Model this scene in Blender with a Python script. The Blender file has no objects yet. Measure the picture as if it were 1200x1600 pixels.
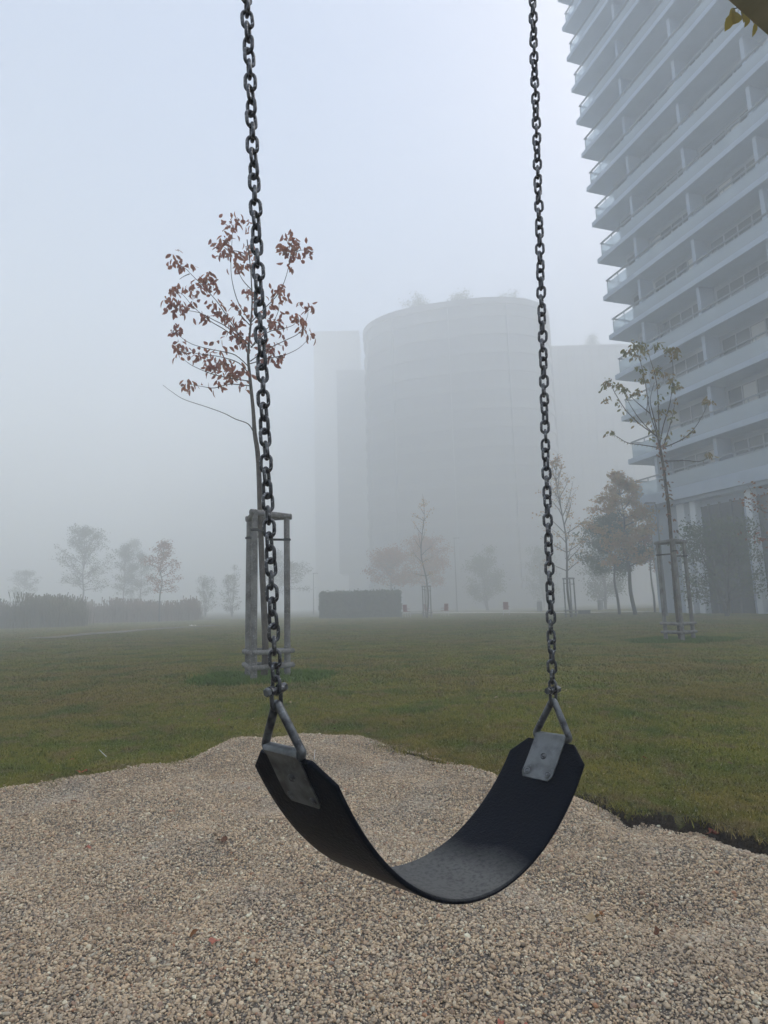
import bpy, math, random
import numpy as np
from mathutils import Vector, Matrix, Euler, noise
random.seed(7); rng = np.random.default_rng(7)
sc = bpy.context.scene
C = sc.collection
# ------------------------------------------------------------------ camera geometry
F_, R0, CAMZ = 950.0, 0.026, 1.0
p_ = math.atan(146/F_); sp, cp = math.sin(p_), math.cos(p_)
r_ = math.atan(R0); sr, cr = math.sin(r_), math.cos(r_)
CAM = Vector((0, 0, CAMZ))
def ray(x, y):
    x -= 600; y -= 800
    a = (x*cr - y*sr)/F_; b = -(x*sr + y*cr)/F_
    return Vector((a, cp-b*sp, sp+b*cp))/(cp-b*sp)
def at(x, y, d): return CAM + ray(x, y)*d
def ground(x, y, z=0.0):
    q = ray(x, y); return CAM + q*((z-CAMZ)/q.z)
def gx(x, d):            # world x of image column x at depth d near the horizon
    return ray(x, 945)[0]*d
# ------------------------------------------------------------------ helpers
def tag(o, label=None, cat=None, group=None, kind=None):
    for k, v in (('label', label), ('category', cat), ('group', group), ('kind', kind)):
        if v: o[k] = v
    return o
def empty(name, loc, rz=0.0):
    o = bpy.data.objects.new(name, None); C.objects.link(o)
    o.location = loc; o.rotation_euler = (0, 0, rz); o.empty_display_size = .1
    return o
def thing(name, label, cat, loc=(0, 0, 0), rz=0.0, group=None):
    return tag(empty(name, loc, rz), label, cat, group)
class MB:
    def __init__(s): s.v = []; s.f = []; s.c = []
    def add(s, vs, fs):
        n = len(s.v); s.v.extend([tuple(v) for v in vs]); s.f.extend([tuple(i+n for i in f) for f in fs])
    def box(s, c, size, M=None):
        cx, cy, cz = c; a, b, d = size[0]/2, size[1]/2, size[2]/2
        vs = [Vector((x*a, y*b, z*d)) for x in (-1, 1) for y in (-1, 1) for z in (-1, 1)]
        if M is not None: vs = [M @ v for v in vs]
        vs = [v+Vector(c) for v in vs]
        s.add(vs, [(0,1,3,2),(4,6,7,5),(0,4,5,1),(2,3,7,6),(0,2,6,4),(1,5,7,3)])
    def obox(s, O, ex, ey, a0, a1, b0, b1, z0, z1):   # oriented box; O origin, ex ey unit plan vectors
        vs = [Vector((O[0]+ex[0]*a+ey[0]*b, O[1]+ex[1]*a+ey[1]*b, z)) for a in (a0, a1) for b in (b0, b1) for z in (z0, z1)]
        s.add(vs, [(0,1,3,2),(4,6,7,5),(0,4,5,1),(2,3,7,6),(0,2,6,4),(1,5,7,3)])
    def tube(s, pts, rad, n=8, closed=False, cap=True):
        pts = [Vector(p) for p in pts]; m = len(pts)
        if not hasattr(rad, '__len__'): rad = [rad]*m
        ref = None; rings = []
        for i, p in enumerate(pts):
            if closed: t = pts[(i+1) % m]-pts[i-1]
            else: t = pts[min(i+1, m-1)]-pts[max(i-1, 0)]
            if t.length < 1e-9: t = Vector((0, 0, 1))
            t.normalize()
            if ref is None:
                ref = t.orthogonal().normalized()
                if closed:     # planar loop: use the plane's normal
                    nn = Vector((0, 0, 0))
                    for k in range(m): nn += pts[k-1].cross(pts[k])
                    c0 = sum(pts, Vector())/m
                    nn = Vector((0, 0, 0))
                    for k in range(m): nn += (pts[k-1]-c0).cross(pts[k]-c0)
                    ref = nn.normalized()
            ref = (ref - t*ref.dot(t))
            if ref.length < 1e-6: ref = t.orthogonal()
            ref.normalize(); b = t.cross(ref)
            rings.append([p+(ref*math.cos(2*math.pi*k/n)+b*math.sin(2*math.pi*k/n))*rad[i] for k in range(n)])
        vs = [v for r in rings for v in r]; fs = []
        for i in range(m if closed else m-1):
            j = (i+1) % m
            for k in range(n):
                l = (k+1) % n; fs.append((i*n+k, i*n+l, j*n+l, j*n+k))
        if not closed and cap:
            fs.append(tuple(range(n-1, -1, -1))); fs.append(tuple((m-1)*n+k for k in range(n)))
        s.add(vs, fs)
    def build(s, name, m, parent=None, smooth=True, sharp=None):
        me = bpy.data.meshes.new(name); me.from_pydata(s.v, [], s.f); me.update()
        if smooth:
            me.polygons.foreach_set('use_smooth', [True]*len(me.polygons))
            if sharp is not None:
                try: me.set_sharp_from_angle(angle=math.radians(sharp))
                except Exception: pass
        o = bpy.data.objects.new(name, me); C.objects.link(o)
        if m is not None: me.materials.append(m)
        if parent is not None: o.parent = parent
        return o
def np_obj(name, V, Fq, m, parent=None, smooth=True, k=4):
    me = bpy.data.meshes.new(name)
    V = np.asarray(V, np.float32); Fq = np.asarray(Fq, np.int32)
    me.vertices.add(len(V)); me.vertices.foreach_set('co', V.ravel())
    me.loops.add(Fq.size); me.loops.foreach_set('vertex_index', Fq.ravel())
    me.polygons.add(len(Fq)); me.polygons.foreach_set('loop_start', np.arange(len(Fq), dtype=np.int32)*k)
    try: me.polygons.foreach_set('loop_total', np.full(len(Fq), k, np.int32))
    except Exception: pass
    if smooth: me.polygons.foreach_set('use_smooth', np.ones(len(Fq), bool))
    me.update(calc_edges=True); me.validate()
    o = bpy.data.objects.new(name, me); C.objects.link(o)
    if m is not None: me.materials.append(m)
    if parent is not None: o.parent = parent
    return o
def copy_tree(o, parent=None):
    c = o.copy(); C.objects.link(c); c.parent = parent
    for ch in list(o.children): copy_tree(ch, c)
    return c
# ------------------------------------------------------------------ materials
def mat(name, base, rough=.8, metal=0.0, spec=.3, noise_=None, bump=None, coord='Object', transl=None):
    """noise_: list of (scale, colour2, lo, hi); bump: (scale, strength, distance)"""
    m = bpy.data.materials.new(name); m.use_nodes = True
    nt = m.node_tree; N = nt.nodes; L = nt.links
    b = N['Principled BSDF']; b.inputs['Roughness'].default_value = rough
    b.inputs['Metallic'].default_value = metal; b.inputs['Specular IOR Level'].default_value = spec
    col = None
    tc = N.new('ShaderNodeTexCoord')
    def src():
        return tc.outputs[coord]
    if coord == 'World':
        g = N.new('ShaderNodeNewGeometry'); src = lambda: g.outputs['Position']
    cur = N.new('ShaderNodeRGB'); cur.outputs[0].default_value = (*base, 1); cur = cur.outputs[0]
    for (s, c2, lo, hi) in (noise_ or []):
        n = N.new('ShaderNodeTexNoise'); n.inputs['Scale'].default_value = s; n.inputs['Detail'].default_value = 5
        L.new(src(), n.inputs['Vector'])
        mr = N.new('ShaderNodeMapRange'); mr.inputs[1].default_value = lo; mr.inputs[2].default_value = hi
        L.new(n.outputs['Fac'], mr.inputs[0])
        mx = N.new('ShaderNodeMix'); mx.data_type = 'RGBA'
        L.new(mr.outputs[0], mx.inputs[0]); L.new(cur, mx.inputs[6]); mx.inputs[7].default_value = (*c2, 1)
        cur = mx.outputs[2]
    L.new(cur, b.inputs['Base Color'])
    if bump:
        n = N.new('ShaderNodeTexNoise'); n.inputs['Scale'].default_value = bump[0]; n.inputs['Detail'].default_value = 6
        L.new(src(), n.inputs['Vector'])
        bp = N.new('ShaderNodeBump'); bp.inputs['Strength'].default_value = bump[1]; bp.inputs['Distance'].default_value = bump[2]
        L.new(n.outputs['Fac'], bp.inputs['Height']); L.new(bp.outputs[0], b.inputs['Normal'])
    if transl:
        t = N.new('ShaderNodeBsdfTranslucent'); L.new(cur, t.inputs['Color'])
        ms = N.new('ShaderNodeMixShader'); ms.inputs[0].default_value = transl
        L.new(b.outputs[0], ms.inputs[1]); L.new(t.outputs[0], ms.inputs[2])
        L.new(ms.outputs[0], N['Material Output'].inputs['Surface'])
    m['cur'] = 1
    return m
M = {}
M['steel'] = mat('galvanised_steel', (.16,.17,.18), .42, .75, .5, [(60,(.05,.052,.058),.45,.65),(240,(.26,.27,.29),.6,.75)], (300,.25,.002))
M['link'] = mat('chain_steel', (.13,.135,.145), .4, .7, .5, [(90,(.06,.062,.07),.42,.62),(260,(.42,.43,.45),.58,.72),(40,(.09,.06,.045),.66,.78)], (400,.35,.001))
M['plate'] = mat('plate_steel', (.16,.17,.175), .42, .65, .5, [(35,(.065,.07,.07),.4,.65),(220,(.2,.21,.22),.6,.8)], (250,.15,.001))
M['beam'] = mat('stained_wood', (.46,.41,.27), .7, 0, .3, [(9,(.34,.3,.19),.35,.65)], (60,.3,.003))
M['post'] = mat('weathered_wood', (.22,.215,.205), .9, 0, .15, [(7,(.12,.115,.11),.4,.65),(45,(.34,.33,.32),.55,.75)], (50,.5,.01))
M['strap'] = mat('rubber_strap', (.02,.02,.022), .7)
M['bark'] = mat('bark', (.1,.085,.07), .9, 0, .15, [(14,(.055,.045,.038),.4,.65),(40,(.17,.15,.13),.6,.75)], (40,.5,.01))
M['bark_far'] = mat('dark_bark', (.075,.065,.055), .9, 0, .1)
def leafmat(n, a, b, c): return mat(n, a, .75, 0, .2, [(3.1,b,.42,.6),(11,c,.55,.7)], transl=.4, coord='World')
M['leaf_red'] = leafmat('russet_leaves', (.36,.13,.09), (.42,.17,.09), (.24,.12,.08))
M['leaf_olive'] = leafmat('olive_leaves', (.2,.2,.06), (.32,.22,.09), (.14,.17,.055))
M['leaf_pink'] = leafmat('dry_pink_leaves', (.3,.16,.12), (.2,.13,.08), (.12,.1,.06))
M['leaf_amber'] = leafmat('amber_leaves', (.42,.29,.09), (.5,.27,.09), (.26,.24,.08))
M['leaf_green'] = leafmat('green_leaves', (.07,.11,.04), (.11,.12,.05), (.055,.085,.035))
M['leaf_rust'] = leafmat('rust_leaves', (.34,.13,.05), (.22,.1,.045), (.3,.18,.06))
M['leaf_yellow'] = leafmat('yellow_leaves', (.62,.46,.12), (.5,.4,.1), (.32,.28,.1))
M['hedge'] = leafmat('hedge_leaves', (.06,.085,.04), (.08,.1,.05), (.045,.065,.03))
M['soil'] = mat('soil', (.035,.026,.019), .95, 0, .1, [(30,(.06,.045,.032),.5,.7)], (80,1,.02), 'World')
M['path'] = mat('pale_paving', (.42,.41,.38), .85, 0, .2, [(3,(.34,.33,.3),.4,.6)], None, 'World')
M['dirt'] = mat('worn_dirt', (.17,.135,.1), .95, 0, .1, [(4,(.1,.1,.06),.4,.6)], (30,.6,.02), 'World')
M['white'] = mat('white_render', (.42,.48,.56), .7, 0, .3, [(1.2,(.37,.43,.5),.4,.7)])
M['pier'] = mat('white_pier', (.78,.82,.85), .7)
M['soffit'] = mat('pale_soffit', (.5,.51,.52), .8)
M['wall'] = mat('grey_wall', (.28,.3,.32), .8, 0, .2, [(.7,(.24,.26,.28),.4,.7)])
M['glass'] = mat('dark_glass', (.02,.024,.028), .12, 0, .6)
M['frame'] = mat('window_frame', (.32,.33,.34), .5)
M['handrail'] = mat('handrail_metal', (.2,.22,.24), .5)
M['curtain'] = mat('pale_curtain', (.5,.49,.46), .9)
M['facade'] = mat('dark_facade', (.13,.13,.14), .7, 0, .3, [(.5,(.15,.15,.16),.4,.6)])
M['facade2'] = mat('facade_bands', (.17,.17,.18), .7)
M['lamp'] = mat('lamp_metal', (.1,.105,.11), .5, .5)
M['red'] = mat('red_paint', (.2,.025,.025), .45, 0, .5)
M['pale_metal'] = mat('pale_metal', (.5,.5,.5), .5, .3)
M['litter'] = mat('white_paper', (.8,.8,.78), .8)
M['dark_box'] = mat('dark_box', (.05,.055,.055), .7)
def rail_glass():
    m = bpy.data.materials.new('balustrade_glass'); m.use_nodes = True; nt = m.node_tree
    b = nt.nodes['Principled BSDF']; b.inputs['Base Color'].default_value = (.62,.68,.72,1); b.inputs['Roughness'].default_value = .2
    t = nt.nodes.new('ShaderNodeBsdfTransparent'); t.inputs[0].default_value = (.85,.92,.95,1)
    x = nt.nodes.new('ShaderNodeMixShader'); x.inputs[0].default_value = .4
    nt.links.new(b.outputs[0], x.inputs[2]); nt.links.new(t.outputs[0], x.inputs[1])
    nt.links.new(x.outputs[0], nt.nodes['Material Output'].inputs['Surface'])
    return m
M['rail_glass'] = rail_glass()
def ramp_mat(name, stops, rough, mul=None, spec=.04):
    m = bpy.data.materials.new(name); m.use_nodes = True; nt = m.node_tree; N = nt.nodes; L = nt.links
    b = N['Principled BSDF']; b.inputs['Roughness'].default_value = rough; b.inputs['Specular IOR Level'].default_value = spec
    oi = N.new('ShaderNodeObjectInfo'); rp = N.new('ShaderNodeValToRGB'); cr_ = rp.color_ramp
    cr_.interpolation = 'LINEAR'
    while len(cr_.elements) < len(stops): cr_.elements.new(.5)
    for e, (p, c) in zip(cr_.elements, stops): e.position = p; e.color = (*c, 1)
    L.new(oi.outputs['Random'], rp.inputs[0]); cur = rp.outputs[0]
    if mul:
        g = N.new('ShaderNodeNewGeometry')
        for (s, c2, lo, hi, f) in mul:
            n = N.new('ShaderNodeTexNoise'); n.inputs['Scale'].default_value = s; n.inputs['Detail'].default_value = 4
            L.new(g.outputs['Position'], n.inputs['Vector'])
            mr = N.new('ShaderNodeMapRange'); mr.inputs[1].default_value = lo; mr.inputs[2].default_value = hi; mr.inputs[4].default_value = f
            L.new(n.outputs['Fac'], mr.inputs[0])
            mx = N.new('ShaderNodeMix'); mx.data_type = 'RGBA'
            L.new(mr.outputs[0], mx.inputs[0]); L.new(cur, mx.inputs[6]); mx.inputs[7].default_value = (*c2, 1); cur = mx.outputs[2]
    L.new(cur, b.inputs['Base Color'])
    return m
M['pebble'] = ramp_mat('pebble', [(0,(0.742,0.606,0.443)),(.08,(0.439,0.332,0.223)),(.2,(0.617,0.475,0.322)),(.32,(0.326,0.263,0.195)),(.42,(0.560,0.437,0.308)),(.5,(0.732,0.555,0.361)),(.58,(0.407,0.370,0.295)),(.68,(0.590,0.463,0.328)),(.76,(0.237,0.186,0.141)),(.84,(0.521,0.359,0.230)),(.93,(0.773,0.727,0.551)),(.97,(0.426,0.232,0.137)),(1,(0.305,0.277,0.238))], .8,
                       mul=[(1.6,(0.378,0.281,0.193),.5,.72,.45),(2.3,(0.436,0.420,0.381),.5,.75,.4)])
M['bed'] = mat('gravel_bed', (.2,.17,.14), .95, 0, .1, [(60,(.1,.085,.07),.4,.6),(140,(.34,.3,.25),.5,.6)], (90,1,.02), 'World')
GC = [(0,(0.170,0.198,0.019)),(.22,(0.257,0.230,0.027)),(.45,(0.117,0.155,0.012)),(.7,(0.292,0.241,0.038)),(.86,(0.140,0.182,0.015)),(1,(0.351,0.294,0.084))]
M['grass'] = ramp_mat('grass', GC, .75, mul=[(.35,(0.246,0.182,0.047),.42,.62,.8),(1.3,(0.082,0.134,0.015),.48,.66,.8),(4.5,(0.234,0.171,0.079),.52,.66,.75),(16,(0.058,0.086,0.019),.55,.68,.7),(70,(0.491,0.428,0.284),.6,.68,.9)])
M['lawn'] = mat('lawn_ground', (.08,.085,.024), .95, 0, .03, [(.35,(.095,.085,.038),.42,.65),(1.3,(.045,.065,.022),.5,.7),(14,(.12,.105,.055),.5,.7),(70,(.035,.03,.02),.52,.66)], (45,.8,.03), 'World')
M['lush'] = ramp_mat('lush_grass', [(0,(.075,.14,.012)),(.5,(.1,.165,.016)),(1,(.065,.12,.01))], .8)
M['reed'] = ramp_mat('reed_grass', [(0,(.12,.1,.055)),(.5,(.075,.075,.035)),(1,(.16,.135,.08))], .8)
M['reed_red'] = ramp_mat('russet_grass', [(0,(.17,.1,.06)),(.5,(.12,.08,.045)),(1,(.2,.12,.075))], .8)

def belt_mat():
    m = bpy.data.materials.new('black_rubber'); m.use_nodes = True; nt = m.node_tree; N = nt.nodes; L = nt.links
    b = N['Principled BSDF']; b.inputs['Specular IOR Level'].default_value = .07
    at_ = N.new('ShaderNodeAttribute'); at_.attribute_name = 'belt'
    sx = N.new('ShaderNodeSeparateXYZ'); L.new(at_.outputs['Vector'], sx.inputs[0])
    tc = N.new('ShaderNodeTexCoord')
    n = N.new('ShaderNodeTexNoise'); n.inputs['Scale'].default_value = 9; n.inputs['Detail'].default_value = 6; n.inputs['Distortion'].default_value = .6
    L.new(tc.outputs['Object'], n.inputs['Vector'])
    # dusty film in the trough, widened to paint in a gloss gradient: arc length near the middle, top face only
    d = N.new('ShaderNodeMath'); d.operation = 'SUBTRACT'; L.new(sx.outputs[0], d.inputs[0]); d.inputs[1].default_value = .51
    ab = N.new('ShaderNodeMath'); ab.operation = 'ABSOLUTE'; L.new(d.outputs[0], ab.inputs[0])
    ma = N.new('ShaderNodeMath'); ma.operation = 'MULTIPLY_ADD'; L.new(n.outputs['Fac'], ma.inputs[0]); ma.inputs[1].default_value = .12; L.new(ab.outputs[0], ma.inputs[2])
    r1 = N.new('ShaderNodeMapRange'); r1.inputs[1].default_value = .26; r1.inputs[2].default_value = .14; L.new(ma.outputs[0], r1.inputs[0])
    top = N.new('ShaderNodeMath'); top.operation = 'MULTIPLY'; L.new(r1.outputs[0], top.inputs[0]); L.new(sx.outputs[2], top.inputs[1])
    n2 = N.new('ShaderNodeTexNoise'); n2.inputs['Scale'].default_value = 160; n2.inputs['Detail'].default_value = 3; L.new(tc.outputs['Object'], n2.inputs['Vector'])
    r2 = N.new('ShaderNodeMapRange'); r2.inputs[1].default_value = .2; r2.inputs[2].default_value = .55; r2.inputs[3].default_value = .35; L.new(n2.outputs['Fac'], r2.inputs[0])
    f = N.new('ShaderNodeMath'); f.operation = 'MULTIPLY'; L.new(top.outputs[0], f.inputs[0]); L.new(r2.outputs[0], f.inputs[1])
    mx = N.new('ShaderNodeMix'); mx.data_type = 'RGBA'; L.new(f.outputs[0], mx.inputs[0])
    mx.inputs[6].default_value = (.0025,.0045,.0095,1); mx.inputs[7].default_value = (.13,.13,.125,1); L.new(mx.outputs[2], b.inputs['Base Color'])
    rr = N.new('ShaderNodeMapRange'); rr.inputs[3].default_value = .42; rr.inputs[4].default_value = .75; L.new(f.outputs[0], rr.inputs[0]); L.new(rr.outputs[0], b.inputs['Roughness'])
    v = N.new('ShaderNodeTexVoronoi'); v.inputs['Scale'].default_value = 330; v.feature = 'SMOOTH_F1'; L.new(tc.outputs['Object'], v.inputs['Vector'])
    n3 = N.new('ShaderNodeTexNoise'); n3.inputs['Scale'].default_value = 120; L.new(tc.outputs['Object'], n3.inputs['Vector'])
    ad = N.new('ShaderNodeMath'); ad.operation = 'ADD'; L.new(v.outputs['Distance'], ad.inputs[0]); L.new(n3.outputs['Fac'], ad.inputs[1])
    bp = N.new('ShaderNodeBump'); bp.inputs['Strength'].default_value = .35; bp.inputs['Distance'].default_value = .002
    L.new(ad.outputs[0], bp.inputs['Height']); L.new(bp.outputs[0], b.inputs['Normal'])
    return m
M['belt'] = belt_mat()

# ------------------------------------------------------------------ GN scatter
def scatter(name, P, rot, scl, protos, m=None, label=None, cat=None, kind='stuff', idx=None):
    me = bpy.data.meshes.new(name); P = np.asarray(P, np.float32)
    me.vertices.add(len(P)); me.vertices.foreach_set('co', P.ravel())
    a = me.attributes.new('rot', 'FLOAT_VECTOR', 'POINT'); a.data.foreach_set('vector', np.asarray(rot, np.float32).ravel())
    a = me.attributes.new('scl', 'FLOAT_VECTOR', 'POINT'); a.data.foreach_set('vector', np.asarray(scl, np.float32).ravel())
    a = me.attributes.new('pick', 'INT', 'POINT'); a.data.foreach_set('value', (rng.integers(0, len(protos), len(P)) if idx is None else idx).astype(np.int32))
    o = bpy.data.objects.new(name, me); C.objects.link(o)
    col = bpy.data.collections.new(name+'_source')
    for q in protos: col.objects.link(q)
    ng = bpy.data.node_groups.new(name+'_nodes', 'GeometryNodeTree')
    ng.interface.new_socket('Geometry', in_out='INPUT', socket_type='NodeSocketGeometry')
    ng.interface.new_socket('Geometry', in_out='OUTPUT', socket_type='NodeSocketGeometry')
    N = ng.nodes; L = ng.links
    gi = N.new('NodeGroupInput'); go = N.new('NodeGroupOutput'); ip = N.new('GeometryNodeInstanceOnPoints')
    ci = N.new('GeometryNodeCollectionInfo'); ci.inputs['Collection'].default_value = col
    ci.inputs['Separate Children'].default_value = True; ci.inputs['Reset Children'].default_value = True
    L.new(gi.outputs[0], ip.inputs['Points']); L.new(ci.outputs[0], ip.inputs['Instance']); ip.inputs['Pick Instance'].default_value = True
    for nm, sock, ty in (('pick', 'Instance Index', 'INT'), ('rot', 'Rotation', 'FLOAT_VECTOR'), ('scl', 'Scale', 'FLOAT_VECTOR')):
        na = N.new('GeometryNodeInputNamedAttribute'); na.data_type = ty; na.inputs['Name'].default_value = nm
        out = [s for s in na.outputs if s.enabled and s.name == 'Attribute'][0]
        if nm == 'rot':
            er = N.new('FunctionNodeEulerToRotation'); L.new(out, er.inputs[0]); L.new(er.outputs[0], ip.inputs[sock])
        else: L.new(out, ip.inputs[sock])
    L.new(ip.outputs[0], go.inputs[0])
    md = o.modifiers.new('scatter', 'NODES'); md.node_group = ng
    return tag(o, label, cat, None, kind)
def proto(mb, name, m):
    me = bpy.data.meshes.new(name); me.from_pydata(mb.v, [], mb.f); me.materials.append(m)
    me.polygons.foreach_set('use_smooth', [True]*len(me.polygons)); me.update()
    return bpy.data.objects.new(name, me)

# ------------------------------------------------------------------ terrain
edge_px = [(-260,1300),(-120,1262),(0,1237),(100,1222),(200,1207),(290,1190),(350,1172),(420,1160),(480,1154),(560,1157),(620,1170),(690,1190),(760,1212),(830,1232),(905,1245),(950,1255),(1000,1270),(1080,1287),(1200,1311),(1350,1345)]
EP = [ground(*q).xy for q in edge_px]
EP = [Vector((EP[0].x-.6, 1.0))] + EP + [Vector((EP[-1].x+.5, 1.2))]
pit = np.array([(p.x, p.y) for p in EP] + [(3.4, -2.0), (-4.2, -2.0)])
def sd(x, y):
    """signed distance to the pit edge, positive inside"""
    x = np.asarray(x, float); y = np.asarray(y, float)
    best = np.full(x.shape, 1e9); ins = np.zeros(x.shape, bool)
    n = len(pit)
    for i in range(n):
        ax, ay = pit[i]; bx, by = pit[(i+1) % n]
        dx, dy = bx-ax, by-ay
        t = np.clip(((x-ax)*dx+(y-ay)*dy)/(dx*dx+dy*dy), 0, 1)
        best = np.minimum(best, np.hypot(x-ax-t*dx, y-ay-t*dy))
        c = ((ay > y) != (by > y)) & (x < (bx-ax)*(y-ay)/(by-ay+1e-12)+ax)
        ins ^= c
    rt = np.clip((x-.7)*2, 0, 1)
    w = rt*(.03*np.sin(x*14+1)+.02*np.sin(x*31+2))+.022*np.sin(x*9+y*5)+.015*np.sin(x*23-y*17)+.008*np.sin(x*51+y*43)
    return np.where(ins, best, -best)+w
def lawn_z(x, y):
    x = np.asarray(x, float); y = np.asarray(y, float)
    return .012*np.sin(x*1.7+.6)*np.cos(y*1.3)+.02*np.sin(x*.33+y*.21)*np.clip((y-4)/10, 0, 1)
def gravel_z(x, y, s=None):
    x = np.asarray(x, float); y = np.asarray(y, float)
    if s is None: s = sd(x, y)
    g = -.035-.012*np.clip(s, 0, 1.5)
    g = g+.022*np.sin(x*4.1+1.0+.8*np.sin(y*3))*np.cos(y*5.0+.5*np.sin(x*4))+.010*np.sin(x*11+y*7)*np.sin(y*9-x*3)
    g = g+.022*np.sin(x*2.6-.5+y)*np.sin(y*3.1+.7*x+.4)
    for (qx, qy, qa, qr) in ((1010, 1400, -.04, .16), (760, 1500, .02, .2), (330, 1330, -.025, .2), (250, 1480, -.03, .15), (640, 1400, -.03, .25), (900, 1330, .025, .14), (1100, 1480, .02, .15)):
        c_ = ground(qx, qy); g = g+qa*np.exp(-((x-c_.x)**2+(y-c_.y)**2)/qr**2)
    mx, my = ground(500, 1172).x, ground(500, 1172).y
    g = g+.05*np.exp(-((x-mx)**2/.6+(y-my)**2/.12))
    right = np.clip((x-.55)/.5, 0, 1)
    g = g-.035*right*(.55+.6*np.sin(x*7.3)**2)*np.exp(-(np.clip(s, 0, 9)/.2)**2)
    g = g+.052*(1-right)*np.exp(-(np.clip(s, 0, 9)/.18)**2)
    return g
def axis(lo, hi, step, far, ratio=1.16, back=None):
    a = list(np.arange(lo, hi, step)); s = step; v = a[-1]
    while v < far: s *= ratio; v += s; a.append(v)
    s = step; v = a[0]; b = []
    bk = far if back is None else back
    while v > -bk: s *= ratio; v -= s; b.append(v)
    return np.array(b[::-1]+a)
xs = axis(-3.4, 2.9, .035, 300); ys = axis(.8, 5.6, .035, 300, back=60)
X, Y = np.meshgrid(xs, ys)
S = sd(X, Y)
t = np.clip((S+.005)/.04, 0, 1)
lip = .012*np.exp(-((S+.03)/.04)**2)*np.clip((X-.5)*2, 0, 1)
Z = (lawn_z(X, Y)+lip)*(1-t)+(-.22)*t
nx, ny = len(xs), len(ys)
ii = (np.arange(ny-1)[:, None]*nx+np.arange(nx-1)[None, :]).ravel()
Q = np.c_[ii, ii+1, ii+1+nx, ii+nx]
lawn = np_obj('lawn', np.c_[X.ravel(), Y.ravel(), Z.ravel()], Q, M['lawn']); tag(lawn, kind='structure')
lawn.data.materials.append(M['soil'])
fc = S.ravel()[Q].max(1) > .004
lawn.data.polygons.foreach_set('material_index', fc.astype(np.int32)); lawn.data.update()
gx_ = np.arange(-4.2, 3.4, .03); gy_ = np.arange(.0, 5.4, .03)
X, Y = np.meshgrid(gx_, gy_); S = sd(X, Y); Z = gravel_z(X, Y, S)
nx, ny = len(gx_), len(gy_)
ii = (np.arange(ny-1)[:, None]*nx+np.arange(nx-1)[None, :]).ravel()
Q = np.c_[ii, ii+1, ii+1+nx, ii+nx]; Q = Q[S.ravel()[Q].min(1) > .008]
u, inv = np.unique(Q, return_inverse=True)
bed = np_obj('gravel_bed', np.c_[X.ravel(), Y.ravel(), Z.ravel()][u], inv.reshape(-1, 4), M['bed']); tag(bed, kind='structure')

# pebbles
def pebble(seed, sub=2):
    import bmesh
    bm = bmesh.new(); bmesh.ops.create_icosphere(bm, subdivisions=sub, radius=.5)
    r = random.Random(seed); sx, sy, sz = r.uniform(.9, 1.3), r.uniform(.75, 1), r.uniform(.5, .75)
    off = Vector((seed*3.1, seed*1.7, 0))
    mb = MB()
    vs = []
    for v in bm.verts:
        k = 1+.28*noise.noise(v.co*1.8+off)+.1*noise.noise(v.co*5+off); q = v.co*k; vs.append((q.x*sx, q.y*sy, q.z*sz))
    mb.add(vs, [tuple(v.index for v in f.verts) for f in bm.faces]); bm.free()
    return mb
pp = [proto(pebble(i), 'pebble_shape', M['pebble']) for i in range(8)]
def frustum(n, dmin, dmax, kx=.72, power=.5):
    d = np.sqrt(rng.uniform(dmin**2, dmax**2, n)); x = rng.uniform(-kx, kx, n)*d
    return x, d
n = 640000
x = rng.uniform(-3.9, 2.6, n); y = rng.uniform(1.35, 5.2, n)
k = np.abs(x+.0) < .74*y+.25; x, y = x[k], y[k]
s = sd(x, y); spill = (s > -.12) & (rng.random(len(s)) < np.exp(s/.05)*.85) & (s < .01) & (x < .8)
k = (s > .01) | spill; x, y, s = x[k], y[k], s[k]
gz = np.where(s > .01, gravel_z(x, y, s), lawn_z(x, y)+.006)
size = np.clip(rng.lognormal(math.log(.0064), .36, len(x)), .0035, .019)
z = gz+rng.uniform(-.1, .45, len(x))*size+.001
rot = np.c_[rng.uniform(-.6, .6, len(x)), rng.uniform(-.6, .6, len(x)), rng.uniform(0, 6.28, len(x))]
scl = np.repeat(size[:, None], 3, 1)*rng.uniform(.85, 1.15, (len(x), 3))
scatter('gravel', np.c_[x, y, z], rot, scl, pp, label='rounded pea gravel in tan grey and brown covering the play pit', cat='gravel')

# grass
def blade(mb, x, y, h, w, lean, az, bend, z0=0.0):
    dx, dy = math.cos(az), math.sin(az); px_, py_ = -dy, dx
    p0 = Vector((x, y, z0)); p1 = Vector((x+dx*lean*h*.5, y+dy*lean*h*.5, z0+h*.6)); p2 = Vector((x+dx*lean*h*(1+bend), y+dy*lean*h*(1+bend), z0+h*(1-.3*bend)))
    W = Vector((px_, py_, 0))*w
    mb.add([p0-W, p0+W, p1+W*.8, p1-W*.8, p2], [(0, 1, 2, 3), (3, 2, 4)])
def grass_patch(seed, size, n, h0, h1, w, lean=.9, m=None):
    r = random.Random(seed); mb = MB()
    for _ in range(n):
        blade(mb, r.gauss(0, size*.36), r.gauss(0, size*.36), r.uniform(h0, h1), w*r.uniform(.6, 1.3), r.uniform(.1, lean), r.uniform(0, 6.28), r.uniform(0, .9))
    return proto(mb, 'grass_tuft_shape', m or M['grass'])
def lawn_scatter(name, d0, d1, n, protos, smin, smax, label, cat='grass', kx=.8):
    x, y = frustum(n, d0, d1, kx); s = sd(x, y); k = s < -.035
    k &= trail_mask(x, y)
    x, y, s = x[k], y[k], s[k]
    z = lawn_z(x, y)-.002
    rot = np.c_[np.zeros((len(x), 2)), rng.uniform(0, 6.28, len(x))]; q = rng.uniform(smin, smax, len(x))
    scl = np.c_[q, q, q*rng.uniform(.75, 1.15, len(x))]
    return scatter(name, np.c_[x, y, z], rot, scl, protos, label=label, cat=cat)
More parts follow.
